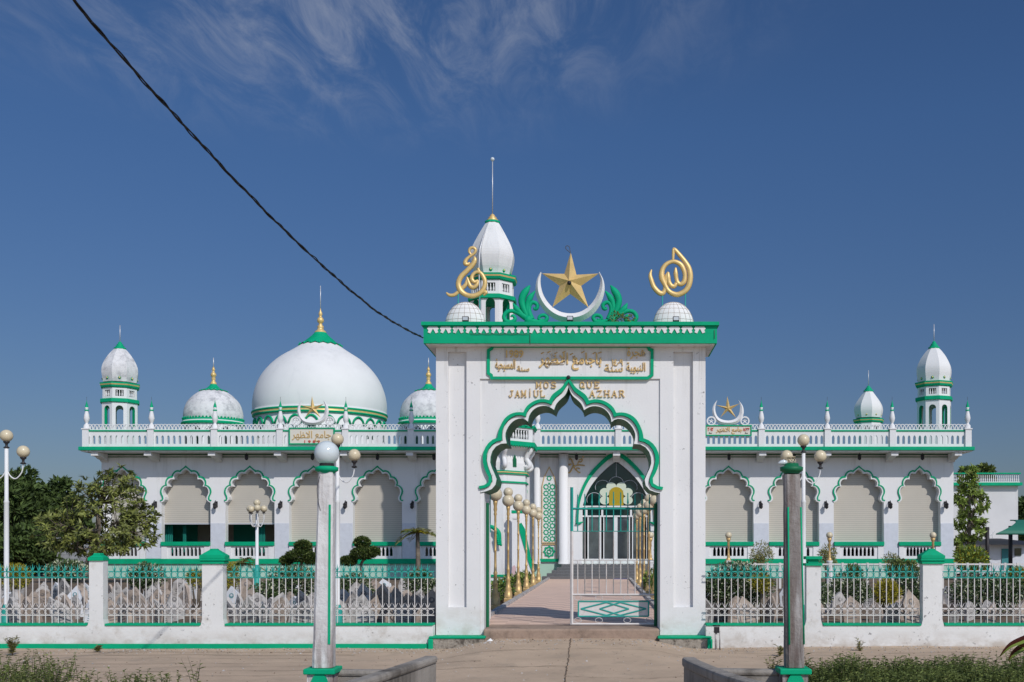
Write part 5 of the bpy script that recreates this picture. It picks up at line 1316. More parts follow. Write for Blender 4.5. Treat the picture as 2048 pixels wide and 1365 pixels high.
# ---- foreground concrete posts
def fpost(px, pxt, w0, w1, ptop, label, mt, broken):
    Y = 8.2; x = X(px, Y); k = Y/F; g = Y/11; rt = root('concrete_lamp_post', (x, Y, 0), label, 'lamp post')
    z0, z1 = Z(1334, Y), Z(ptop, Y); xt = X(pxt, Y); m = MB()
    a0, a1 = w0*k/2, w1*k/2; ch = .3
    def sec(cx_, a, z):
        c = a*ch; return [(cx_-a+c, Y-a, z), (cx_+a-c, Y-a, z), (cx_+a, Y-a+c, z), (cx_+a, Y+a-c, z), (cx_+a-c, Y+a, z), (cx_-a+c, Y+a, z), (cx_-a, Y+a-c, z), (cx_-a, Y-a+c, z)]
    ns = 14
    vs = []
    for j in range(ns+1):
        t = j/ns; rr = random.Random(j*3+px)
        vs += [(q[0]+rr.uniform(-0.002236, 0.002236), q[1], q[2]) for q in sec(x+(xt-x)*t, a0+(a1-a0)*t, z0+(z1-z0)*t)]
    m.add(vs, [(8*j+i, 8*j+(i+1) % 8, 8*j+8+(i+1) % 8, 8*j+8+i) for j in range(ns) for i in range(8)]+[tuple(range(8*ns, 8*ns+8)), tuple(range(7, -1, -1))])
    # the chamfer edge keeps a strip of green paint
    m.build('shaft', mt, rt)
    m = MB()
    e0, e1 = (0, .86) if not broken else (0.0, .8)
    cx0 = [x+(xt-x)*t for t in (.12, .83)]; aa = [a0+(a1-a0)*t for t in (.12, .83)]; zz = [z0+(z1-z0)*t for t in (.12, .83)]
    if not broken: m.add([(cx0[0]+aa[0]*(1-ch)-0.005964, Y-aa[0]-0.004473, zz[0]), (cx0[0]+aa[0]*(1-ch)+0.01342, Y-aa[0]-0.002236, zz[0]), (cx0[1]+aa[1]*(1-ch)+0.008945, Y-aa[1]-0.002236, zz[1]), (cx0[1]+aa[1]*(1-ch)-0.007455, Y-aa[1]-0.004473, zz[1])], [(0, 1, 2, 3)])
    else:
        for s in (-1, 1): m.tube([(cx0[j]+s*aa[j]*(.66 if s < 0 else .99), Y-aa[j]*(1.0 if s < 0 else .8), zz[j]) for j in (0, 1)], .0075, 5)
    m.build('painted_edge', M['green'], rt)
    m = MB(); zc = Z(944, Y); m.lathe(xt, Y, [(a1*1.0, zc-0.01491), (0.07082, zc), (0.08573, zc+0.007455), (0.08796, zc+0.03355), (0.06709, zc+0.041)], 28); m.build('collar', M['green'] if not broken else M['greend'], rt)
    m = MB(); m.lathe(xt, Y, [(0.05591, zc+0.041), (0.05218, zc+0.06336)], 24); m.build('socket', M['dark'] if not broken else M['greend'], rt)
    if not broken:
        m = MB(); m.sphere((xt, Y, Z(907, Y)), 24.5*k, 36); m.build('globe', M['milk'], rt)
    else:
        zt = zc+0.06336; q = MB(); rr = random.Random(5)
        for i in range(7):
            c = Vector((xt-0.01491+rr.uniform(-0.02236, 0.02236), Y, zt+0.02609)); q.tube([c+Vector((0.02609*math.cos(t+i), 0.01491*math.sin(3*t), 0.02609*math.sin(t))) for t in [2*PI*j/12 for j in range(10)]], 0.002982, 4)
        q.build('loose_wires', M['globe'], rt)
        q = MB(); q.tube([(xt-0.03727, Y, zt+0.007455), (xt-0.05964, Y-0.007455, zt+0.008945), (xt-0.082, Y-0.007455, zt+0.005964), (xt-0.1044, Y-0.01491, zt-.0)], [0.01491, 0.02087, 0.0164, 0.005964], 12); q.build('broken_bulb', M['milk'], rt)
    # pedestal
    m = MB(); pw = 0.1155; pc = X((px+ (640-648 if not broken else 0)), Y); pc = x+.0
    m.box(pc-0.1416+0.01491, pc+0.09691+0.01491, Y-0.1267, Y+0.1267, Z(1346, Y), Z(1335, Y)); cap = m.build('pedestal_cap', M['green'], rt, bevel=0.007455)
    m = MB(); zp = Z(1346, Y); m.box(pc-0.1044, pc+0.08945, Y-0.09691, Y+0.09691, -.1, zp-0.0007455); ped = m.build('pedestal', mt, rt)
    m = MB(); c0 = pc-0.007455; arc = [(c0-0.06709, -0.01491), (c0+0.06709, -0.01491), (c0+0.06709, zp-0.08945)]+[(c0+0.06709*math.cos(t), zp-0.08945+.1*math.sin(t)) for t in [PI*q/12 for q in range(1, 12)]]+[(c0-0.06709, zp-0.08945)]
    m.prism(arc, Y-0.1118, Y-0.09765); m.build('arch_panel', M['green'], ped)
    if not broken:
        m = MB(); m.tube(cr([(xt-0.02982, Y-0.05218, zc-0.01491), (xt-0.05591, Y-0.05964, zc-0.1118), (xt-0.05218, Y-0.05964, zc-0.2087), (xt-0.03355, Y-0.05964, zc-0.2982)], 6), 0.002982, 4); m.build('hanging_wire', M['wire'], rt)
    return rt
fpost(648, 653.5, 40, 29, 944, 'tapering white concrete post with peeling paint and a milky glass globe', M['postw'], False)
fpost(1588, 1583, 37, 30, 950, 'tapering grey weathered concrete post with a broken lamp and bare wires', M['postg'], True)
# ---- bridge parapets
def parapet_rail(pts, w, zt, th, name, label, ends=True):
    rt = root(name, (pts[0][0], pts[0][1], 0), label, 'parapet'); q = cr(pts, 6) if len(pts) > 2 else pts
    def sweep(mb, w, z0, z1):
        vs = []
        for i, p in enumerate(q):
            a = Vector(q[max(0, i-1)][:2]); b = Vector(q[min(len(q)-1, i+1)][:2]); d = (b-a).normalized(); n = Vector((-d.y, d.x))
            h = p[2] if len(p) > 2 else 0
            for s, z in ((-1, z0), (1, z0), (1, z1), (-1, z1)): vs.append((p[0]+n.x*s*w, p[1]+n.y*s*w, z+h))
        m_ = len(q); fs = [(4*i+k, 4*i+(k+1) % 4, 4*i+4+(k+1) % 4, 4*i+4+k) for i in range(m_-1) for k in range(4)]+[(3, 2, 1, 0), (4*m_-4, 4*m_-3, 4*m_-2, 4*m_-1)]
        mb.add(vs, fs)
    m = MB(); sweep(m, w, zt-th, zt); m.build('coping', M['conc'], rt, bevel=.02)
    m = MB(); sweep(m, w*.7, -.3, zt-th-.001); m.build('parapet_wall', M['conc'], rt)
    return rt
parapet_rail([(-1.439, 9.169), (-1.580, 8.200), (-1.789, 7.007), (-2.162, 5.367), (-2.385, 4.100)], .06, 0.672, .06, 'bridge_parapet', 'stained concrete parapet with a square end, beside the white globe post')
parapet_rail([(-2.057, 8.312), (-1.864, 8.289), (-1.640, 8.275)], .05, 0.653, .05, 'wing_wall', 'short stained wing wall joining the white globe post to its parapet')
parapet_rail([(0.745, 9.020), (0.783, 8.647), (0.954, 7.753), (1.230, 6.858), (1.715, 5.367), (1.938, 4.100)], .06, 0.676, .08, 'bridge_parapet', 'dark stained concrete parapet with a rounded end, beside the grey broken post')
parapet_rail([(0.880, 8.386), (1.118, 8.349), (1.387, 8.312)], .05, 0.653, .05, 'wing_wall', 'short mossy wing wall joining the grey broken post to its parapet')
# ---- overhead cable
def cab(px, py): Yc = 11920/(1552-px); return P(px, py, Yc)
main = [cab(a, b) for a, b in ((150, 2), (250, 121), (350, 231), (430, 318), (540, 432), (640, 527), (740, 613), (800, 652), (846, 676))]
d = main[0]-main[1]; pre = [main[0]+d*2.2+Vector((0, 0, .35)), main[0]+d*1.0+Vector((0, 0, .08))]
path = resample(cr([tuple(p) for p in pre+main], 10), 330)
rt = root('overhead_cable', path[-1], 'black twisted cable slanting down across the sky to the corner of the gate roof', 'cable')
for s in range(3):
    m = MB(); q = []
    for i, p in enumerate(path):
        a = i*.30+2*PI*s/3+.6*math.sin(i*.11+s); rr = .009+.005*math.sin(i*.05+2*s); q.append((p[0]+rr*math.cos(a), p[1], p[2]+rr*math.sin(a)))
    m.tube(q, .0068, 5); m.build('strand', M['cable'], rt)
# ---- valve pipe standing by the right plinth
m = MB(); x = X(1432, 16.6); m.bar((x, 16.6, 0), (x, 16.6, .33), .02, 8, 1); m.bar((x+.06, 16.62, 0), (x+.06, 16.62, .3), .012, 6, 1); m.box(x-.03, x+.05, 16.56, 16.64, .27, .36, 0); m.bar((x-.05, 16.6, .38), (x+.06, 16.6, .38), .012, 6, 0)
tag(m.build('valve_pipe', [M['dark'], M['stone2']]), 'short upright pipe with a dark valve beside the right gate plinth', 'pipe')
m = MB(); c = Vector((X(974, 16.7), 16.7, .12)); m.tube([c, c+Vector((.05, .02, .02)), c+Vector((.1, 0, -.01))], [.02, .04, .015], 7, flat=.8)
tag(m.build('crumpled_bag', M['trash']), 'small crumpled white plastic bag at the left gate plinth', 'litter')
# ================================================================== GRAVESTONES
def stone_mesh(kind, w, h, t):
    m = MB(); 
    if kind == 0: pts = [(-w, 0), (w, 0), (w, h*.68), (0, h), (-w, h*.68)]
    elif kind == 1: pts = [(-w*.8, 0), (w*.8, 0), (w, h*.6), (w*.72, h*.72), (0, h), (-w*.72, h*.72), (-w, h*.6)]
    else: pts = [(-w, 0), (w, 0), (w*1.0, h*.72), (w*.55, h*.9), (0, h*1.02), (-w*.55, h*.9), (-w, h*.72)]
    m.prism(pts, -t/2, t/2)
    c = (0, h*.68); r_ = w*.3
    pr = [(c[0]+r_*math.sin(a), c[1]+r_*math.cos(a)) for a in [2*PI*k/12 for k in range(12)]][::-1]
    hr = [(c[0]+r_*.55*math.sin(a), c[1]+r_*.2+r_*.5*math.cos(a)) for a in [2*PI*k/12 for k in range(12)]]
    m.prism(pr, -t/2-.006, -t/2-.001, 1, holes=[hr])
    for k in range(3): m.box(-w*.5, w*.5, -t/2-.004, -t/2-.001, h*(.2+.1*k), h*(.23+.1*k), 1)
    return m
protos = []
M['engr'] = mat('engraved_grey', (.17, .16, .16), .9)
M['engb'] = mat('engraved_teal', (.12, .25, .27), .9)
for mt, eng, nm in ((M['stone1'], M['engr'], 'weathered pinkish'), (M['stone2'], M['engr'], 'weathered grey'), (M['stone3'], M['engb'], 'white painted')):
    for kd in range(3):
        o = stone_mesh(kd, (.17, .15, .16)[kd], (.62, .55, .5)[kd], .07).build('gravestone', [mt, eng]); protos.append((o, nm, kd)); 
used = set(); rg = random.Random(11); count = 0
def region(x, y):
    px = CX+x*F/y
    near = 'front rows' if y < 21.5 else ('middle rows' if y < 26.5 else 'rear rows')
    if px < 204: where = 'behind the railings at the left edge'
    elif px < 424: where = 'between the two left fence pillars'
    elif px < 660: where = 'right of the big left fence pillar'
    elif px < 900: where = 'between the peeling post and the gate'
    elif px < 1300: where = 'seen through the gate'
    elif px < 1625: where = 'just right of the gate'
    elif px < 1865: where = 'between the two right fence pillars'
    else: where = 'at the far right behind the railings'
    return near, where
def place_stone(x, y, w):
    global count
    i = rg.choice([0, 1, 2]); base = {0: 0, 1: 3, 2: 6}[w]; o, nm, kd = protos[base+i]
    if (base+i) in used: o = o.copy(); C.objects.link(o)
    used.add(base+i); s = rg.uniform(.58, .98)
    o.location = (x, y, .24); o.scale = (s*rg.uniform(.85, 1.25), s, s*rg.uniform(.85, 1.2)); o.rotation_euler = (rg.uniform(-.25, .3), rg.uniform(-.26, .26), rg.uniform(-.8, .9))
    near, where = region(x, y); sh = ('pointed', 'shouldered', 'rounded')[kd]
    tag(o, f'{nm} {sh} gravestone in the {near}, {where}', 'gravestone', f'{nm} {sh} gravestones, {near}, {where}'); o.name = 'gravestone'; count += 1
y = 17.75
while y < 31 and count < 215:
    x = -y*.575; xe = -2.9 if y < 19 else -2.75
    while x < xe:
        if rg.random() < .93: place_stone(x+rg.uniform(-.12, .12), y+rg.uniform(-.2, .2), rg.choices([0, 1, 2], [5, 5, 1.8 if y > 18.5 else .4])[0])
        x += rg.uniform(.38, .6)
    y += .8 if y < 22 else 1.5
y = 17.8; c2 = 0
while y < 28 and c2 < 80:
    x = 1.75; xe = y*.41
    while x < xe:
        if rg.random() < .8: place_stone(x+rg.uniform(-.12, .12), y+rg.uniform(-.2, .2), rg.choices([0, 1, 2], [6, 4, .8 if y > 18.5 else .1])[0]); c2 += 1
        x += rg.uniform(.45, .75)
    y += 1.1
for i, (o, nm, kd) in enumerate(protos):
    if i not in used: bpy.data.objects.remove(o)
# ================================================================== PLANTS
def shrub(px0, px1, pyt, pyb, Y, mats, label, n=1500, leaf=(.07, .035), seed=0, name='shrub', cat='shrub', shell=.5, group=None, weights=(0, 0, 0, 1)):
    r = random.Random(seed); x0, x1, z0, z1 = X(px0, Y), X(px1, Y), Z(pyb, Y), Z(pyt, Y); z0 = max(z0, .25)
    rt = root(name, ((x0+x1)/2, Y, .25), label, cat, group)
    m = MB(); w = (x1-x0)/2; h = (z1-z0)/2; cx_ = (x0+x1)/2; cz_ = (z0+z1)/2
    k = max(3, int(w*3.0))
    foliage(m, (cx_, Y, cz_), (w, min(w, .9), h), n//2, leaf[0], leaf[1], r, list(weights), shell)
    for i in range(k*3):
        a = r.uniform(-.85, .85); b = r.uniform(-.6, .65); rr = r.uniform(.25, .42)*min(w, h*1.3)
        foliage(m, (cx_+a*w*.9, Y+r.uniform(-.7, .3)*min(w, .8), cz_+b*h*math.sqrt(1-a*a*.6)), (rr*1.2, rr, rr), n//(k*5), leaf[0], leaf[1], r, list(weights), .3)
    m.build('foliage', mats, rt)
    m = MB()
    for i in range(5): a = r.uniform(-.5, .5); m.tube([(cx_+a*w*.2, Y, .15), (cx_+a*w, Y+r.uniform(-.2, .2), cz_+h*.3)], [.03, .008], 5)
    m.build('stem', M['bark'], rt)
    return rt
V = [M['leafv'], M['leafw']]
gsh = 'variegated shrubs between the gravestones'
shrub(92, 178, 1121, 1165, 26, V, 'rounded cream-edged shrub just left of the small left pillar', 2600, (.07, .04), 1, group=gsh, weights=(0, 0, 1))
shrub(255, 330, 1128, 1180, 27, V, 'cream-edged shrub between the two left pillars', 2200, (.07, .04), 2, group=gsh)
shrub(545, 640, 1130, 1200, 25, V, 'large cream-edged shrub left of the peeling white post', 2600, (.07, .04), 3, group=gsh)
shrub(500, 560, 1165, 1205, 23, V, 'low dark green shrub under the cluster lamp', 1200, (.06, .035), 31, group=gsh, weights=(0, 0, 0, 0, 0, 1))
shrub(678, 742, 1148, 1205, 25, V, 'cream-edged shrub just right of the peeling white post', 1800, (.07, .04), 4, group=gsh)
shrub(808, 868, 1140, 1192, 27, V, 'cream-edged shrub at the foot of the small palm', 1600, (.07, .04), 5, group=gsh)
shrub(1408, 1535, 1122, 1222, 19.6, V, 'big cream-speckled shrub against the right gate pier', 6500, (.05, .028), 6, group=gsh)
shrub(1575, 1660, 1165, 1225, 19.6, V, 'dark leafy shrub beside the grey broken post', 2600, (.05, .028), 7, group=gsh)
shrub(1655, 1740, 1145, 1215, 22, V, 'cream-speckled shrub between the two right pillars', 2600, (.055, .03), 8, group=gsh)
shrub(1795, 1850, 1140, 1215, 20.5, V, 'narrow cream-speckled shrub left of the big right pillar', 2200, (.05, .028), 9, group=gsh)
shrub(1895, 2060, 1148, 1225, 21, V, 'wide cream-speckled hedge shrub at the far right', 5500, (.055, .03), 10, group=gsh)
Yl = [M['leafy'], M['leafs']]
gy = 'yellow-green shrubs'
shrub(-10, 62, 1128, 1178, 24, Yl, 'olive-yellow shrub at the far left behind the railings', 2000, (.06, .02), 11, group=gy)
shrub(376, 410, 1140, 1178, 24, Yl, 'yellow-green shrub left of the big left pillar', 900, (.06, .02), 12, group=gy)
shrub(446, 480, 1125, 1185, 24, Yl, 'yellow-green shrub right of the big left pillar', 900, (.06, .02), 13, group=gy)
shrub(1500, 1545, 1150, 1185, 18.9, Yl, 'small yellowish sprig in the speckled shrub by the gate', 700, (.05, .02), 14, group=gy)
shrub(1745, 1800, 1160, 1212, 19.6, [M['leafy'], M['leafy']], 'bright yellow shrub left of the big right pillar', 1900, (.055, .018), 15, group=gy)
shrub(2010, 2060, 1135, 1170, 22, Yl, 'yellowish shrub at the right edge behind the railings', 900, (.06, .02), 16, group=gy)
shrub(1690, 1725, 1130, 1165, 30, [M['leafs'], M['leafs']], 'dark bush beside the low white garden rail', 900, (.08, .04), 17)
shrub(1770, 1842, 1120, 1160, 29, [M['leafs'], M['leafs']], 'dark green bush behind the left side of the big right pillar', 1300, (.08, .04), 18)
PB = [M['leafb'], M['leafb']]
shrub(1500, 1545, 1082, 1140, 40, PB, 'pale yellow-green bush against the mosque pier, near the gate', 900, (.10, .03), 19, shell=.1)
shrub(1636, 1672, 1090, 1140, 40, PB, 'pale yellow-green bush beside the middle garden lamp', 800, (.10, .03), 20, shell=.1)
shrub(1765, 1800, 1105, 1140, 40, PB, 'sparse pale bush before the second mosque arch from the right', 400, (.10, .03), 21, shell=.1)
# borders by the walkway
for i in range(5):
    y_ = 24+3.1*i; shrub(CX+(-2.75)*F/y_, CX+(-2.2)*F/y_, CYP-(.78-1.6)*F/y_, CYP+1.3*F/y_, y_, [M['leafr'], M['leafv']], f'low green plant at the left kerb, {pos_w[i]} from the gate', 420, (.1, .045), 60+i, 'border_plant', 'plant', .1, 'plants along the walkway kerb')
for i in range(3):
    y_ = 24.5+3.6*i; shrub(CX+1.28*F/y_, CX+1.75*F/y_, CYP-(.95-1.6)*F/y_, CYP+1.3*F/y_, y_, [M['leafr'], M['leafv']], f'low green plant at the right kerb, {pos_w[i]} from the gate', 420, (.1, .045), 70+i, 'border_plant', 'plant', .1, 'plants along the walkway kerb')
# topiary
def topiary(label, pads, trunk, Y, seed):
    r = random.Random(seed); rt = root('topiary_tree', (X(trunk[0][0], Y), Y, .3), label, 'topiary', 'cloud-pruned topiary trees')
    m = MB(); m.tube(cr([tuple(P(a, b, Y)) for a, b in trunk], 4), .05, 7); m.build('trunk', M['bark'], rt)
    for px, py, rw, rh in pads:
        m = MB(); c = P(px, py, Y-.1); k = Y/F; foliage(m, c, (rw*k, rw*k*.8, rh*k), int(75*rw), .075, .035, r, [0, 0, 1], .72, .5); foliage(m, c, (rw*k*.9, rw*k*.7, rh*k*.9), int(20*rw), .08, .05, r, 0, .3)
        m.build('foliage_pad', [M['leaft'], M['leafs']], rt)
topiary('cloud-pruned topiary tree just left of the peeling white post', [(606,1093,17,11),(600,1112,28,12),(573,1122,13,9),(622,1118,14,10)], [(598,1160),(602,1130),(612,1110),(606,1095)], 37, 1)
topiary('cloud-pruned topiary tree just right of the peeling white post', [(724,1085,16,10),(728,1107,27,12),(697,1122,16,9),(745,1104,14,9)], [(728,1160),(722,1130),(734,1110),(724,1092)], 37, 2)
# palms
def frond(mb, c, d, L_, droop, r, mi, n=16, lw=.35):
    d = d.normalized(); side = d.cross(Vector((0, 0, 1))); side.normalize(); pts = []
    for i in range(n+1):
        t = i/n; pts.append(c+d*L_*t+Vector((0, 0, -droop*L_*t*t)))
    mb.tube(pts, [.02*(1-i/n)+.004 for i in range(n+1)], 4, mi)
    for i in range(2, n+1):
        t = i/n; l = lw*math.sin(PI*min(1, t*.9+.08))
        for s in (-1, 1):
            for h in (0, .5):
                b = pts[i]+(pts[i-1]-pts[i])*h; mb.leaf(b, l, .035, side*s+d*.7+Vector((0, 0, -.35+r.uniform(-.1, .1))), Vector((0, 0, 1)), mi, .1)
def palm(label, px, py, pyb, Y, nf, L_, colors, seed, trunk_r=.07, upb=.5):
    r = random.Random(seed); c = P(px, py, Y); rt = root('palm', (c.x, Y, .3), label, 'palm')
    if pyb: m = MB(); m.tube([(c.x+.0, Y, .25), (c.x+.02, Y, (c.z+.3)/2), c], [trunk_r*1.3, trunk_r, trunk_r*.8], 9); m.build('trunk', M['bark'], rt)
    for i in range(nf):
        a = 2*PI*i/nf+r.uniform(-.2, .2); el = r.uniform(-.1, 1)*upb+.15; m = MB()
        frond(m, c, Vector((math.cos(a), math.sin(a)*.9, el*1.3)), L_*r.uniform(.8, 1.1), r.uniform(.45, .8), r, 0, 14, L_*.38); m.build('frond', M[colors[i % len(colors)]], rt)
palm('small palm with drooping fronds by the left gate pier', 835, 1066, 1, 33, 13, .75, ['leafb', 'leafr', 'leafb', 'leafy'], 4)
palm('young cycad with stiff upright fronds behind the big left pillar', 481, 1128, 0, 34, 12, .75, ['leafr', 'leafb', 'leafr'], 5, upb=1.3)
# trees
def tree(label, px, py, rw, rh, Y, mt, seed, n=9000, leaf=(.2, .07), trunk=True, ncl=60, name='tree', rosette=False, base=.3, shell=.1, xs=None, depth=.8):
    r = random.Random(seed); k = Y/F; c = P(px, py, Y); rt = root(name, (c.x, Y, base), label, 'tree')
    w, h = rw*k, rh*k; pts = []
    m = MB()
    while len(pts) < ncl:
        p = Vector((r.uniform(-1, 1), r.uniform(-1, 1), r.uniform(-1, 1)))
        if p.length > 1 or p.length < .45: continue
        pts.append(Vector((c.x+p.x*w, Y+p.y*w*depth, c.z+p.z*h)))
    for q in pts:
        cr_ = r.uniform(.09, .2)*(w+h)*(.6 if not rosette else .30)
        if rosette:
            for _ in range(n//ncl//9):
                t = q+Vector((r.uniform(-1, 1), r.uniform(-1, 1), r.uniform(-.7, .9)))*cr_; ax_ = (t-c).normalized()*.6+Vector((0, 0, .7))
                for i in range(9):
                    a = 2*PI*i/9+r.random(); d_ = Vector((math.cos(a), math.sin(a)*.7-.2, 0))+ax_*r.uniform(.2, 1.2); s = r.uniform(.7, 1.2)
                    m.leaf(t, leaf[0]*s, leaf[1]*s, d_, Vector((r.uniform(-.6, .6), -1, r.uniform(.1, 1.2))), 0 if r.random() > .015 else 1, .2)
        else: foliage(m, q, (cr_*1.2, cr_*1.2, cr_*.85), n//ncl, leaf[0], leaf[1], r, 0, .25)
    m.build('crown', [mt, M['flower']], rt)
    if trunk:
        m = MB(); tb = Vector((c.x, Y, base-.1)); tt = Vector((c.x, Y, c.z-h*.35)); m.tube(cr([tuple(tb), tuple(tb.lerp(tt, .5)+Vector((w*.05, 0, 0))), tuple(tt)], 4), [.05*w+.04]*9, 8)
        for q in pts[::2]:
            mid = tt.lerp(q, .5)+Vector((0, 0, -.1*h)); s0 = tb.lerp(tt, r.uniform(.35, .95)); m.tube(cr([tuple(s0), tuple(mid), tuple(q)], 3), [.03*w+.008, .024*w, .02*w, .014*w, .01*w, .007*w, .004*w], 5)
        m.build('trunk', M['bark'], rt)
    return rt
def open_tree(label, name, Y, ells, nt, nl, leaf, mt, seed, trunk, twigr=.012, base=.3, upw=.5, extra=None):
    """airy tree: leaf whorls at the tips of visible twigs"""
    r = random.Random(seed); k = Y/F; rt = root(name, (X(trunk[0][0], Y), Y, base), label, 'tree'); tips = []
    tot = sum(e[2]*e[3] for e in ells)
    for ex, ey, rw, rh in ells:
        c = P(ex, ey, Y); q = 0
        while q < nt*rw*rh/tot:
            p = Vector((r.uniform(-1, 1), r.uniform(-1, 1), r.uniform(-1, 1)))
            if p.length > 1 or p.length < .35 or noise.noise(Vector((p.x*2.1+seed, p.y*2, p.z*2.1))) < -.16: continue
            tips.append((Vector((c.x+p.x*rw*k, Y+p.y*rw*k*.7, c.z+p.z*rh*k)), p)); q += 1
    m = MB()
    for t, p in tips:
        ax_ = (p.normalized()*.7+Vector((r.uniform(-.3, .3), -.15, upw))).normalized(); u = ax_.orthogonal().normalized(); v = ax_.cross(u); n_ = nl+r.randrange(-2, 3); s0 = r.uniform(.75, 1.2)
        for i in range(n_):
            a = 2*PI*i/n_+r.random()*.6; s_ = s0*r.uniform(.7, 1.15); d_ = (u*math.cos(a)+v*math.sin(a))+ax_*r.uniform(.15, 1.3)
            m.leaf(t-ax_*r.uniform(0, .08), leaf[0]*s_, leaf[1]*s_, d_, ax_+Vector((r.uniform(-.5, .5), r.uniform(-.5, .5), 0)), 0 if r.random() > .03 else 1, .18)
    m.build('crown', [M[mt], M[extra or mt]], rt)
    m = MB(); tk = [Vector(P(a, b, Y)) for a, b in trunk]; nT = len(tk)
    m.tube(cr([tuple(q) for q in tk], 4), [.10*(1-.6*i/(4*(nT-1))) for i in range(4*(nT-1)+1)], 8)
    mids = []
    for i in range(16):
        b0 = tk[r.randrange(max(1, nT//2), nT)]; t, p = tips[r.randrange(len(tips))]; e = b0.lerp(t, .62)
        m.tube(cr([tuple(b0), tuple(b0.lerp(e, .5)+Vector((0, 0, -.12))), tuple(e)], 3), [.055, .05, .045, .04, .035, .03, .026], 6); mids.append(e)
    for t, p in tips[::2]:
        e = min(mids, key=lambda q: (q-t).length); m.tube(cr([tuple(e), tuple(e.lerp(t, .5)+Vector((0, 0, -.1))), tuple(t)], 2), [twigr*1.8, twigr*1.5, twigr*1.2, twigr, twigr*.8], 4)
    m.build('trunk', M['bark'], rt)
    return rt
open_tree('frangipani tree with airy olive leaf whorls before the left end of the mosque', 'frangipani_tree', 40, [(205,1035,98,84),(118,1062,60,44),(232,962,44,34),(282,1052,42,44),(190,1088,70,26)], 620, 10, (.25, .07), 'leafp', 21, [(172,1140),(178,1115),(190,1090),(200,1060)], upw=.55, extra='leafb')
open_tree('slim leafy tree at the right corner of the mosque', 'tree', 49.5, [(1938,962,22,32),(1945,1008,38,30),(1940,1055,36,30),(1930,1092,24,24)], 230, 8, (.26, .12), 'leafr', 22, [(1935,1150),(1936,1100),(1940,1040),(1938,975)], upw=.2, extra='leafb')
shrub(1912, 1975, 1093, 1148, 44, [M['leafr'], M['leafy']], 'yellow-green bush under the tall tree at the mosque corner', 1600, (.16, .07), 81)
tree('dark spreading tree behind the frangipani, nearest the left edge', 15, 1035, 92, 92, 56, M['leafd'], 23, 13000, (.34, .16), True, 80)
tree('dark tree behind the frangipani, touching the mosque side', 95, 1052, 72, 88, 60, M['leafd'], 24, 11000, (.36, .17), True, 70)
tree('dark low tree under the frangipani, beside the grey shed', 40, 1100, 90, 40, 50, M['leafd'], 25, 9000, (.3, .14), True, 60)
tree('dark tree cut by the left edge of the picture', -95, 1035, 100, 90, 55, M['leafd'], 26, 9000, (.34, .16), True, 60)
tree('small tree top showing above the balustrade, left of the pair', 1937, 962, 24, 26, 72, M['leafd'], 27, 2200, (.3, .14), True, 24)
tree('small tree top showing above the balustrade, right of the pair', 1974, 955, 15, 24, 72, M['leafs'], 28, 1600, (.3, .14), True, 20)
tree('dark tree at the right edge behind the white annexe', 2085, 1040, 60, 45, 75, M['leafd'], 29, 6000, (.36, .17), True, 46)
# far tree line closing the horizon
m = MB(); r = random.Random(77)
for i in range(170):
    x = -150+300*i/169+r.uniform(-1, 1); yy = 120+r.uniform(-6, 6); h = r.uniform(4.5, 8)*(.75+.25*math.sin(i*.7)); foliage(m, (x, yy, h*.45), (2.6, 2.2, h*.55), 190, .9, .5, r, 0, .6)
tag(m.build('distant_woods', M['leafd']), 'dark far-off tree line beyond the mosque', 'woods', kind='stuff')
# low garden rail at the right
YY = 33.5; m = MB(); x0, x1 = X(1460, YY), X(2060, YY)
for z in (Z(1129, YY), Z(1143, YY)): m.box(x0, x1, YY-.02, YY+.02, z-.025, z+.025)
for k in range(25):
    x = x0+(x1-x0)*k/24; m.box(x-.035, x+.035, YY-.03, YY+.03, .3, Z(1126, YY))
tag(m.build('garden_rail', M['yrail']), 'low white rail crossing the garden in front of the mosque, right of the gate', 'railing')
# ================================================================== BUILDINGS AT THE SIDES
AY = 60.0; ax0, ax1 = X(1895, AY), X(2036, AY)
an = root('annexe', ((ax0+ax1)/2, AY, .3), 'plain white annexe with green-edged balustraded roof at the right', 'building')
m = MB(); m.box(ax0, ax1, AY, AY+8, .1, Z(972, AY)); m.build('wall', M['annexe'], an)
m = MB(); m.box(ax0-.3, ax1+.12, AY-.35, AY+8.3, Z(972, AY), Z(966, AY)); m.build('roof_ledge', M['green'], an)
m = MB(); z0, z1 = Z(966, AY), Z(949, AY)
for k in range(34):
    x = ax0+(ax1-ax0)*(k+.5)/34; m.tube([(x, AY-.2, z0), (x, AY-.2, z0+.16), (x, AY-.2, z0+.3), (x, AY-.2, z1)], [.025, .045, .02, .03], 6)
m.box(ax0, ax1, AY-.28, AY-.12, z0, z0+.05); m.build('balustrade', M['white'], an)
m = MB(); m.box(ax0-.05, ax1+.05, AY-.3, AY-.1, z1, z1+.07); m.build('rail', M['green'], an)
m = MB(); m.prism(pcurve([(1938,1150),(1945,1128),(1990,1078),(1994,1082),(1990,1092),(1962,1125),(1958,1150)], 57), 57, 58.2); 
for k in range(9): a = P(1945+k*5, 1128-k*5.5, 57); m.bar(a, a+Vector((0, 0, .5)), .02)
m.bar(P(1943, 1112, 57), P(1990, 1062, 57), .03); st_ = m.build('outdoor_stair', WB, None); tag(st_, 'white outdoor staircase rising beside the tree at the right', 'stairs')
hs = root('outbuilding', (X(2010, 52), 52, .3), 'low grey-white outbuilding with teal door under the green awning', 'building')
m = MB(); m.box(X(1962, 52), X(2090, 52), 52, 55, .1, Z(1089, 52)); m.build('wall', M['marble'], hs)
m = MB(); m.lathe(X(2012, 52), 53.5, [(2.3, Z(1090, 52)), (1.5, Z(1083, 52)), (.3, Z(1077, 52))], 20, 0, True); m.build('roof', M['dark'], hs)
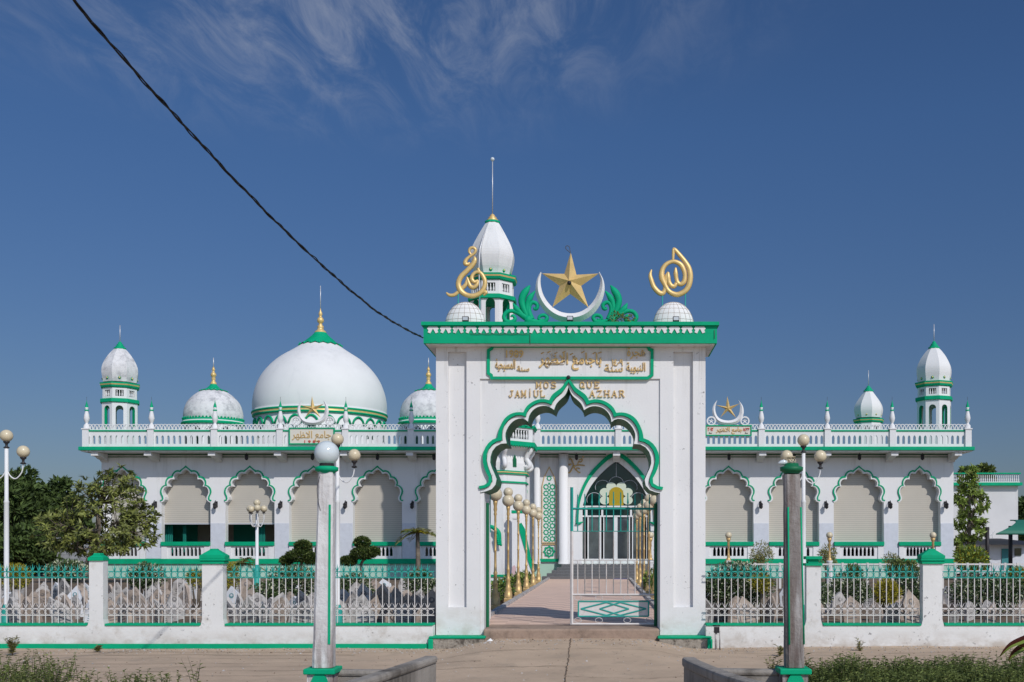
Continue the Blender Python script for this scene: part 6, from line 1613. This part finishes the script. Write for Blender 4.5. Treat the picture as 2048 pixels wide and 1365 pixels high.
m = MB(); m.box(X(2003, 52), X(2018, 52), 51.95, 51.999, .3, Z(1098, 52)); m.build('door', M['door'], hs)
m = MB(); m.box(X(2029, 52), X(2042, 52), 51.95, 51.999, Z(1112, 52), Z(1097, 52)); m.build('window', M['glass'], hs)
aw = root('awning', (X(2020, 48), 48, .3), 'curved dark green awning on a black post at the right edge', 'awning')
m = MB(); vs = []; n = 9
for jj in range(n):
    t = jj/(n-1); a = t*PI/2; yy = 45.0+2.4*(1-math.cos(a)); z = Z(1067.5, 45)+ (Z(1040, 47.4)-Z(1067.5, 45))*math.sin(a)
    xl_ = X(1992, 45)+(X(2024, 47.4)-X(1992, 45))*math.sin(a)*.95; xr_ = X(2125, 45)
    vs += [(xl_, yy, z), (xr_, yy, z), (xr_, yy+.04, z-.05), (xl_, yy+.04, z-.05)]
m.add(vs, [(4*j+k, 4*j+(k+1) % 4, 4*j+4+(k+1) % 4, 4*j+4+k) for j in range(n-1) for k in range(4)]+[(3, 2, 1, 0), (4*n-4, 4*n-3, 4*n-2, 4*n-1)]); m.build('canopy', M['awning'], aw)
for yy in (46.7, 49.5): m = MB(); m.bar((X(2021, 46.7), yy, .2), (X(2021, 46.7), yy, Z(1052, 46.5)), .09, 10); m.build('post', M['dark'], aw)
sh = root('shed', (X(125, 50), 50, .3), 'grey corrugated shed half hidden behind the frangipani', 'shed')
slat_nodes(M['corr'], .2, .75)
m = MB(); m.box(X(88, 50), X(178, 50), 50, 53, .1, Z(1078, 50)); m.build('wall', M['corr'], sh)
m = MB(); m.box(X(85, 50), X(181, 50), 49.8, 53.2, Z(1078, 50), Z(1075, 50)); m.build('roof', M['corr'], sh)
# ================================================================== FOREGROUND PLANTS
def scrub(label, x0, x1, y0, y1, h, n, seed, fn=lambda x: 1):
    r = random.Random(seed); m = MB()
    for _ in range(n):
        x = r.uniform(x0, x1); y = r.uniform(y0, y1); hh = h*fn(x)*(.55+.45*noise.noise(Vector((x*2.2, y*2.2, seed)))+.35*r.random())
        if hh < .03: continue
        lean = Vector((r.uniform(-.3, .3), r.uniform(-.3, .3), 1)).normalized(); c = Vector((x, y, .0)); nl = 12
        m.tube([c, c+lean*hh*.6, c+lean*hh], [.004, .003, .001], 3, 1)
        for i in range(nl):
            t = (i+1.5)/(nl+1); s = r.uniform(.7, 1.2); a = r.uniform(0, 2*PI)
            m.leaf(c+lean*hh*t, .052*s, .024*s, Vector((math.cos(a), math.sin(a), r.uniform(-.1, .8))), Vector((0, 0, 1)), 0 if r.random() > .03 else 2, .15)
    return tag(m.build('undergrowth', [M['leafs'], M['leafs'], M['leafb']]), label, 'undergrowth', kind='stuff')
scrub('dense dark green scrub filling the bottom right corner', 2.0, 6.2, 10.2, 12.0, .46, 4600, 5, lambda x: min(1, .55+(x-2.0)*.9))
scrub('leafy green weeds in the bottom left corner', -6.7, -4.6, 10.6, 12.0, .38, 190, 6, lambda x: 1 if x < -5.6 else .75)
def weed(px, py, Y, label, seed, h=.5, n=5, mt='leafs'):
    r = random.Random(seed); c = Vector((X(px, Y), Y, .0)); m = MB()
    for i in range(n):
        lean = Vector((r.uniform(-.35, .35), r.uniform(-.35, .35), 1)); hh = h*r.uniform(.6, 1); pts = [c+Vector((lean.x*t*t*hh, lean.y*t*hh, hh*t)) for t in (0, .33, .66, 1)]
        m.tube(pts, [.004, .004, .003, .001], 3, 1)
        for j in range(9):
            t = .15+.8*j/9; a = r.uniform(0, 2*PI); q = c+Vector((lean.x*t*t*hh, lean.y*t*hh, hh*t)); m.leaf(q, .07*r.uniform(.6, 1.2), .025, Vector((math.cos(a), math.sin(a), .5)), Vector((0, 0, 1)), 0, .15)
    tag(m.build('weed', [M[mt], M['bark']]), label, 'weed')
scrub('patch of green weeds at the left edge of the forecourt', -7.4, -6.3, 12.0, 13.2, .36, 110, 9)
r = random.Random(99); m = MB()
for _ in range(2600):
    y_ = r.choice([r.uniform(12.3, 16.8), r.uniform(16.0, 16.85), r.uniform(16.4, 16.85)]); x_ = r.uniform(-8.5, 8.5); s_ = r.uniform(.004, .016)*(1.6 if r.random() < .04 else 1); z_ = gz(x_, y_)
    a = r.uniform(0, PI); dx, dy = math.cos(a)*s_, math.sin(a)*s_
    m.add([(x_-dx, y_-dy, z_), (x_+dy, y_-dx, z_), (x_+dx, y_+dy, z_), (x_-dy, y_+dx, z_), (x_, y_, z_+s_*.8)], [(0, 1, 4), (1, 2, 4), (2, 3, 4), (3, 0, 4)], r.choice([0, 0, 1, 2]))
tag(m.build('gravel', [M['stone2'], M['earth'], M['stepc']]), 'scattered grit and small stones on the forecourt', 'gravel', kind='stuff')
weed(390, 1350, 11.0, 'tall thin weed in front of the big left fence pillar', 1, .52, 5)
weed(110, 1340, 11.3, 'leafy weed in front of the small left fence pillar', 2, .4, 9)
weed(25, 1300, 15.8, 'brownish weed tuft at the foot of the wall, left edge', 3, .32, 22, 'leafb')
weed(195, 1305, 16.3, 'tiny grass tuft at the wall below the small left pillar', 4, .12, 9, 'leafb')
weed(1545, 1330, 12.2, 'dry twiggy weed just left of the grey broken post', 5, .42, 12, 'leafb')
weed(1560, 1300, 15.6, 'small weed at the wall foot behind the grey broken post', 6, .2, 8, 'leafb')
weed(1615, 1310, 12.0, 'weed growing just right of the grey broken post', 7, .5, 9)
weed(1720, 1290, 16.2, 'dry weed at the foot of the speckled wall', 8, .25, 6, 'leafb')
# heliconia leaves at the right edge
HY = 8.2; rt = root('heliconia', (X(2075, HY), HY, 0), 'broad red-edged drooping leaves cut by the right edge of the picture', 'plant')
def bigleaf(pts, w, name='leaf'):
    m = MB(); q = cr([tuple(P(a, b, HY+c)) for a, b, c in pts], 6); n = len(q); vs = []
    for i, p in enumerate(q):
        t = i/(n-1); ww = w*math.sin(PI*min(1, t**.7))*.5+.002; a = Vector(q[max(0, i-1)]); b = Vector(q[min(n-1, i+1)]); d_ = (b-a).normalized(); u = d_.cross(Vector((0, -1, .2))).normalized()
        vs += [Vector(p)-u*ww, Vector(p)+Vector((0, .02, -.01)), Vector(p)+u*ww]
    m.add(vs, [(3*i, 3*i+1, 3*i+4, 3*i+3) for i in range(n-1)], 0, True); m.add(vs, [(3*i+1, 3*i+2, 3*i+5, 3*i+4) for i in range(n-1)], 1, True)
    m.build(name, [M['leafr'], M['leafred']], rt)
bigleaf([(2085,1262,0),(2050,1278,0),(2020,1292,0),(1999,1314,0)], .05); bigleaf([(2090,1275,.1),(2055,1290,.1),(2030,1305,.1),(2017,1322,.1)], .06); bigleaf([(2100,1300,.05),(2060,1296,.05),(2038,1290,.05)], .045)
m = MB(); m.tube([(X(2080, HY), HY, -.1), (X(2085, HY), HY, .5), tuple(P(2088, 1262, HY))], [.03, .025, .01], 7); m.build('stalk', M['leafred'], rt)
